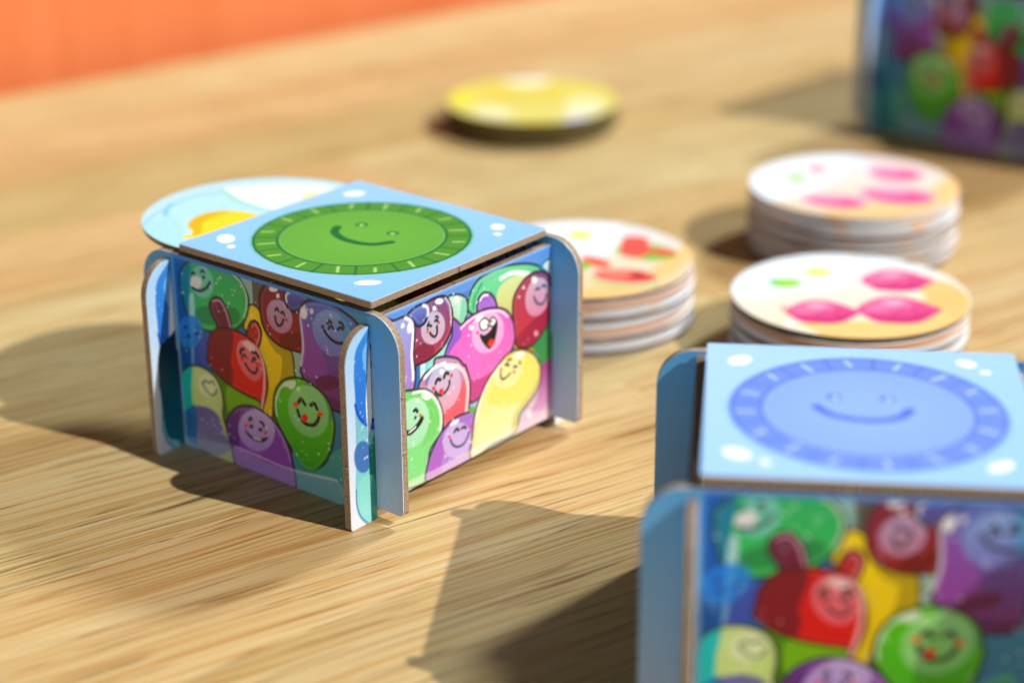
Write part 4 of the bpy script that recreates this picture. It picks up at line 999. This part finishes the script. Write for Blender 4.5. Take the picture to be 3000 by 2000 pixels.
def mat_oak():
    m, n, l, b = mat('oiled_oak')
    tc = N(n, 'ShaderNodeTexCoord')
    oi = N(n, 'ShaderNodeObjectInfo')
    # every stave shifts the figure by its own random amount
    mu = N(n, 'ShaderNodeVectorMath', operation='SCALE')
    cx = N(n, 'ShaderNodeCombineXYZ')
    rs = N(n, 'ShaderNodeMath', operation='MULTIPLY')
    rs.inputs[1].default_value = 37.0
    l.new(oi.outputs['Random'], rs.inputs[0])
    l.new(rs.outputs[0], cx.inputs[0]); l.new(rs.outputs[0], cx.inputs[1])
    ad = N(n, 'ShaderNodeVectorMath', operation='ADD')
    sc_ = N(n, 'ShaderNodeVectorMath', operation='SCALE')
    sc_.inputs['Scale'].default_value = 1 / K
    l.new(tc.outputs['Object'], sc_.inputs[0])
    rot = N(n, 'ShaderNodeMapping')
    rot.inputs['Rotation'].default_value = (0, 0, math.radians(6))
    l.new(sc_.outputs[0], rot.inputs['Vector'])
    # the grain wanders a little
    wo = N(n, 'ShaderNodeTexNoise', Scale=1.0, Detail=2.0)
    wm = N(n, 'ShaderNodeMapping')
    wm.inputs['Scale'].default_value = (0.55, 1.1, 1)
    l.new(rot.outputs['Vector'], wm.inputs['Vector'])
    l.new(wm.outputs['Vector'], wo.inputs['Vector'])
    wy = N(n, 'ShaderNodeMath', operation='MULTIPLY')
    wy.inputs[1].default_value = 0.08
    l.new(wo.outputs['Fac'], wy.inputs[0])
    wc = N(n, 'ShaderNodeCombineXYZ')
    l.new(wy.outputs[0], wc.inputs[1])
    wa = N(n, 'ShaderNodeVectorMath', operation='ADD')
    l.new(rot.outputs['Vector'], wa.inputs[0]); l.new(wc.outputs[0], wa.inputs[1])
    l.new(wa.outputs[0], ad.inputs[0]); l.new(cx.outputs[0], ad.inputs[1])

    def coord(sx, sy):
        q = N(n, 'ShaderNodeMapping')
        q.inputs['Scale'].default_value = (sx, sy, 1)
        l.new(ad.outputs[0], q.inputs['Vector'])
        return q.outputs['Vector']
    # gentle bend of the grain
    wb = N(n, 'ShaderNodeTexNoise', Scale=1.0, Detail=2.0)
    l.new(coord(0.35, 0.9), wb.inputs['Vector'])
    big = N(n, 'ShaderNodeTexNoise', Scale=1.0, Detail=3.0)
    l.new(coord(0.22, 2.2), big.inputs['Vector'])
    fine = N(n, 'ShaderNodeTexNoise', Scale=1.0, Detail=4.0, Roughness=0.6, Distortion=0.0)
    l.new(coord(0.32, 54.0), fine.inputs['Vector'])
    mid = N(n, 'ShaderNodeTexNoise', Scale=1.0, Detail=3.0, Roughness=0.6)
    l.new(coord(0.3, 11.0), mid.inputs['Vector'])
    pore = N(n, 'ShaderNodeTexNoise', Scale=1.0, Detail=2.0, Roughness=0.5)
    l.new(coord(1.5, 66.0), pore.inputs['Vector'])
    line = N(n, 'ShaderNodeTexNoise', Scale=1.0, Detail=1.5, Roughness=0.5)
    l.new(coord(0.16, 24.0), line.inputs['Vector'])
    brk = N(n, 'ShaderNodeTexNoise', Scale=1.0, Detail=1.0)
    l.new(coord(0.8, 7.0), brk.inputs['Vector'])
    # stave colour
    st = ramp(n, [(0.0, (0.575, 0.455, 0.245)), (0.25, (0.585, 0.50, 0.30)), (0.45, (0.60, 0.43, 0.235)), (0.7, (0.52, 0.415, 0.215)), (1.0, (0.63, 0.54, 0.335))])
    l.new(oi.outputs['Random'], st.inputs['Fac'])

    def mul(a, bfac, stops, fac=1.0):
        r = ramp(n, stops)
        l.new(bfac, r.inputs['Fac'])
        x = N(n, 'ShaderNodeMix', data_type='RGBA', blend_type='MULTIPLY')
        x.inputs['Factor'].default_value = fac
        l.new(a, x.inputs['A']); l.new(r.outputs['Color'], x.inputs['B'])
        return x.outputs['Result']
    c = mul(st.outputs['Color'], big.outputs['Fac'], [(0.3, (0.88, 0.80, 0.68)), (0.6, (1.03, 1.03, 1.0))])
    c = mul(c, mid.outputs['Fac'], [(0.32, (0.95, 0.90, 0.82)), (0.55, (1, 1, 1)), (0.75, (1.04, 1.04, 1.03))])
    c = mul(c, fine.outputs['Fac'], [(0.34, (0.76, 0.55, 0.34)), (0.45, (0.93, 0.80, 0.63)), (0.52, (1, 1, 1)), (0.66, (1.07, 1.09, 1.12))])
    c = mul(c, pore.outputs['Fac'], [(0.29, (0.16, 0.09, 0.05)), (0.35, (0.48, 0.32, 0.2)), (0.385, (1, 1, 1))], 0.85)
    # thin dark vessels following the grain, broken into dashes
    vs = ramp(n, [(0.487, (1, 1, 1)), (0.498, (0.54, 0.36, 0.21)), (0.502, (0.54, 0.36, 0.21)), (0.513, (1, 1, 1))])
    l.new(line.outputs['Fac'], vs.inputs['Fac'])
    gate = ramp(n, [(0.42, (0, 0, 0)), (0.56, (0.85, 0.85, 0.85))])
    l.new(brk.outputs['Fac'], gate.inputs['Fac'])
    vx = N(n, 'ShaderNodeMix', data_type='RGBA', blend_type='MULTIPLY')
    l.new(gate.outputs['Color'], vx.inputs['Factor'])
    l.new(c, vx.inputs['A']); l.new(vs.outputs['Color'], vx.inputs['B'])
    c = vx.outputs['Result']
    # one dark mineral streak in the wood beside the middle box
    ge = N(n, 'ShaderNodeNewGeometry')
    sm = N(n, 'ShaderNodeMapping', vector_type='TEXTURE')
    sm.inputs['Location'].default_value = (SX * K, SY * K, 0)
    sm.inputs['Rotation'].default_value = (0, 0, SROT)
    sm.inputs['Scale'].default_value = (0.26 * K, 0.020 * K, 1)
    l.new(ge.outputs['Position'], sm.inputs['Vector'])
    ln = N(n, 'ShaderNodeVectorMath', operation='LENGTH')
    l.new(sm.outputs['Vector'], ln.inputs[0])
    sa = N(n, 'ShaderNodeMath', operation='MULTIPLY_ADD')
    sa.inputs[1].default_value = 1.6
    l.new(fine.outputs['Fac'], sa.inputs[0]); l.new(ln.outputs['Value'], sa.inputs[2])
    sr = ramp(n, [(0.45, (0.12, 0.07, 0.04)), (0.95, (1, 1, 1))])
    sb = N(n, 'ShaderNodeMath', operation='MULTIPLY')
    sb.inputs[1].default_value = 0.5
    l.new(sa.outputs[0], sb.inputs[0]); l.new(sb.outputs[0], sr.inputs['Fac'])
    sx = N(n, 'ShaderNodeMix', data_type='RGBA', blend_type='MULTIPLY')
    sx.inputs['Factor'].default_value = 1
    l.new(c, sx.inputs['A']); l.new(sr.outputs['Color'], sx.inputs['B'])
    c = sx.outputs['Result']
    l.new(c, b.inputs['Base Color'])
    bp = N(n, 'ShaderNodeBump', Strength=0.35, Distance=0.0002)
    ma = N(n, 'ShaderNodeMath', operation='ADD')
    l.new(fine.outputs['Fac'], ma.inputs[0]); l.new(pore.outputs['Fac'], ma.inputs[1])
    l.new(ma.outputs[0], bp.inputs['Height'])
    l.new(bp.outputs['Normal'], b.inputs['Normal'])
    rr = ramp(n, [(0.3, (0.5, 0.5, 0.5)), (0.7, (0.36, 0.36, 0.36))])
    l.new(fine.outputs['Fac'], rr.inputs['Fac'])
    l.new(rr.outputs['Color'], b.inputs['Roughness'])
    b.inputs['Specular IOR Level'].default_value = 0.32
    return m


OAK = mat_oak()
TA = math.radians(101.56)           # run of the far table edge, measured from the Y axis towards X
run = Vector((math.sin(TA), math.cos(TA), 0))       # along the staves
off = Vector((math.cos(TA), -math.sin(TA), 0))      # away from the edge, towards the camera
EDGE = Vector((2.849, 5.9253, 0))
if off.dot(Vector(CAM) - EDGE) < 0: off = -off


def stave_mesh(L, wdt, th, g=0.0008):
    bm = bmesh.new()
    bv = 0.0006
    x0, x1, y0, y1 = g, L - g, g, wdt - g
    top = [(x0 + bv, y0 + bv), (x1 - bv, y0 + bv), (x1 - bv, y1 - bv), (x0 + bv, y1 - bv)]
    mid_ = [(x0, y0), (x1, y0), (x1, y1), (x0, y1)]
    a = [bm.verts.new(Vector((x, y, 0)) * K) for x, y in top]
    b_ = [bm.verts.new(Vector((x, y, -bv)) * K) for x, y in mid_]
    c_ = [bm.verts.new(Vector((x, y, -th)) * K) for x, y in mid_]
    bm.faces.new(a)
    for p, q in ((a, b_), (b_, c_)):
        for k in range(4):
            bm.faces.new((p[k], q[k], q[(k + 1) % 4], p[(k + 1) % 4]))
    bm.faces.new(list(reversed(c_)))
    bmesh.ops.recalc_face_normals(bm, faces=bm.faces)
    return bm_mesh('stave', bm, [OAK])


table = empty('oak_table', tuple(EDGE), math.atan2(run.y, run.x))
tag(table, 'light oak table top of glued staves that everything stands on', 'table')
side = 1 if Matrix.Rotation(math.atan2(run.y, run.x), 3, 'Z') @ Vector((0, 1, 0)) @ off > 0 else -1
lens = [4.4, 5.6, 6.8]
WID = 0.86
smesh = [stave_mesh(x, WID, 0.5) for x in lens]
q = random.Random(11)
for row in range(17):
    x = -9.5 - q.uniform(0, 4)
    while x < 13.5:
        k = q.randrange(3)
        y = row * WID if side > 0 else -(row + 1) * WID
        link('stave', smesh[k], table, (x, y, 0))
        x += lens[k]

# ------------------------------------------------------------------ room seen past the table edge
def mat_orange():
    m, n, l, b = mat('orange_painted_board')
    tc = N(n, 'ShaderNodeTexCoord')
    mp = N(n, 'ShaderNodeMapping')
    mp.inputs['Scale'].default_value = (60, 60, 1.5)
    l.new(tc.outputs['Object'], mp.inputs['Vector'])
    no = N(n, 'ShaderNodeTexNoise', Scale=1.0, Detail=3.0)
    l.new(mp.outputs['Vector'], no.inputs['Vector'])
    rp = ramp(n, [(0.3, (0.74, 0.19, 0.058)), (0.7, (0.80, 0.225, 0.08))])
    l.new(no.outputs['Fac'], rp.inputs['Fac'])
    l.new(rp.outputs['Color'], b.inputs['Base Color'])
    b.inputs['Roughness'].default_value = 0.55
    return m


def box_mesh(name, lo, hi, m):
    bm = bmesh.new()
    bmesh.ops.create_cube(bm, size=1)
    for v in bm.verts:
        v.co = Vector([(lo[i] + hi[i]) / 2 + v.co[i] * (hi[i] - lo[i]) for i in range(3)]) * K
    return bm_mesh(name, bm, [m])


wl = link('wall', box_mesh('wall', (-25, -0.9 * side if side > 0 else 0.35, -10), (30, -0.35 if side > 0 else 0.9, 1.15), mat_orange()), None, tuple(EDGE), math.atan2(run.y, run.x))
tag(wl, kind='structure')
fl = link('floor', box_mesh('floor', (-40, -40, -10.5), (40, 40, -10), mat_plain('brown_floor', (120, 92, 70), 0.6)))
tag(fl, kind='structure')

# ------------------------------------------------------------------ things on the table
b1 = make_box((0, 0, 0), 0, 'small printed card box in the middle of the photo under the green smiling lid')
make_lid(b1, 'green', 'light blue square lid with a green smiling circle, on the middle box')
SH = 0.042                # this lid lies shifted towards the left of its box
b2 = make_box((0.10903 + SH * math.sin(0.57121), -2.53221 - SH * math.cos(0.57121), 0), 0.57121, 'large blurred card box cut off at the lower right corner under the blue smiling lid')
make_lid(b2, 'blue', 'light blue square lid with a blue smiling circle, on the lower right box', du=-0.0033 + SH)
b3 = make_box((5.572, -0.055, 0), -math.radians(4.7), 'out of focus dark card box cut off at the upper right corner of the photo', ME_SHEET_M, ME_SHEET_S)
b3.scale = (1.125, 1.125, 1.125)
make_lid(b3, 'green', 'square lid on the far upper right box, its face cut off by the frame', dv=0.055)

# blue token pushed in under the green lid
tr, tz = 0.486, 0.0255
e = empty('round_token', (0.517, 1.055, 0.8010), 0)
tag(e, 'pale blue round token with yellow fruit poking out under the green lid', 'token')
link('card_core', token_core(tr, tz, 'blue_token_core', EDGES['b']), e)
link('printed_face', art_disc('blue_token_print', ART_BLUE, tr, tz, (188, 220, 238), (200, 228, 244), 0.007), e)
link('printed_back', paper_disc(tr - 0.006, 0.0002, 0.0018, PALE, 'token_back'), e)

R_ = 0.518
stack(0.6598, 2.0941, 0.282, 'bpwbwpbwb', R_, art_disc('melon_print', ART_MELON, R_, 0.0313, (218, 230, 250), (248, 204, 156)),
      'white with red watermelon slices', 'watermelon stack behind the middle box', 'tokens of the watermelon stack', 3)
stack(-0.5033, 2.5293, 0.2483, 'dpwbwbwb', R_, art_disc('pink_print', ART_PINK, R_, 0.031, (222, 232, 250), (248, 218, 178)),
      'white with three sharp pink fruits', 'near pink fruit stack', 'tokens of the near pink fruit stack', 4)
stack(0.1741, 3.7249, 0.3179, 'wwwbwbwbwb', R_, art_disc('far_pink_print', ART_PINK_FAR, R_, 0.0318, (220, 230, 250), (246, 208, 168)),
      'white with blurred pink fruits', 'far pink fruit stack', 'tokens of the far pink fruit stack', 5)
stack(2.81, 4.45, 0.155, 'ddddd', R_, art_disc('lemon_print', ART_LEMON, R_, 0.031, (222, 208, 92), (218, 210, 128), rim=(120, 110, 50)),
      'blurred yellow and white', 'low yellow stack at the back', 'tokens of the low yellow stack', 6, 0.03, mat_plain('olive_paper', (140, 124, 60), 0.5))
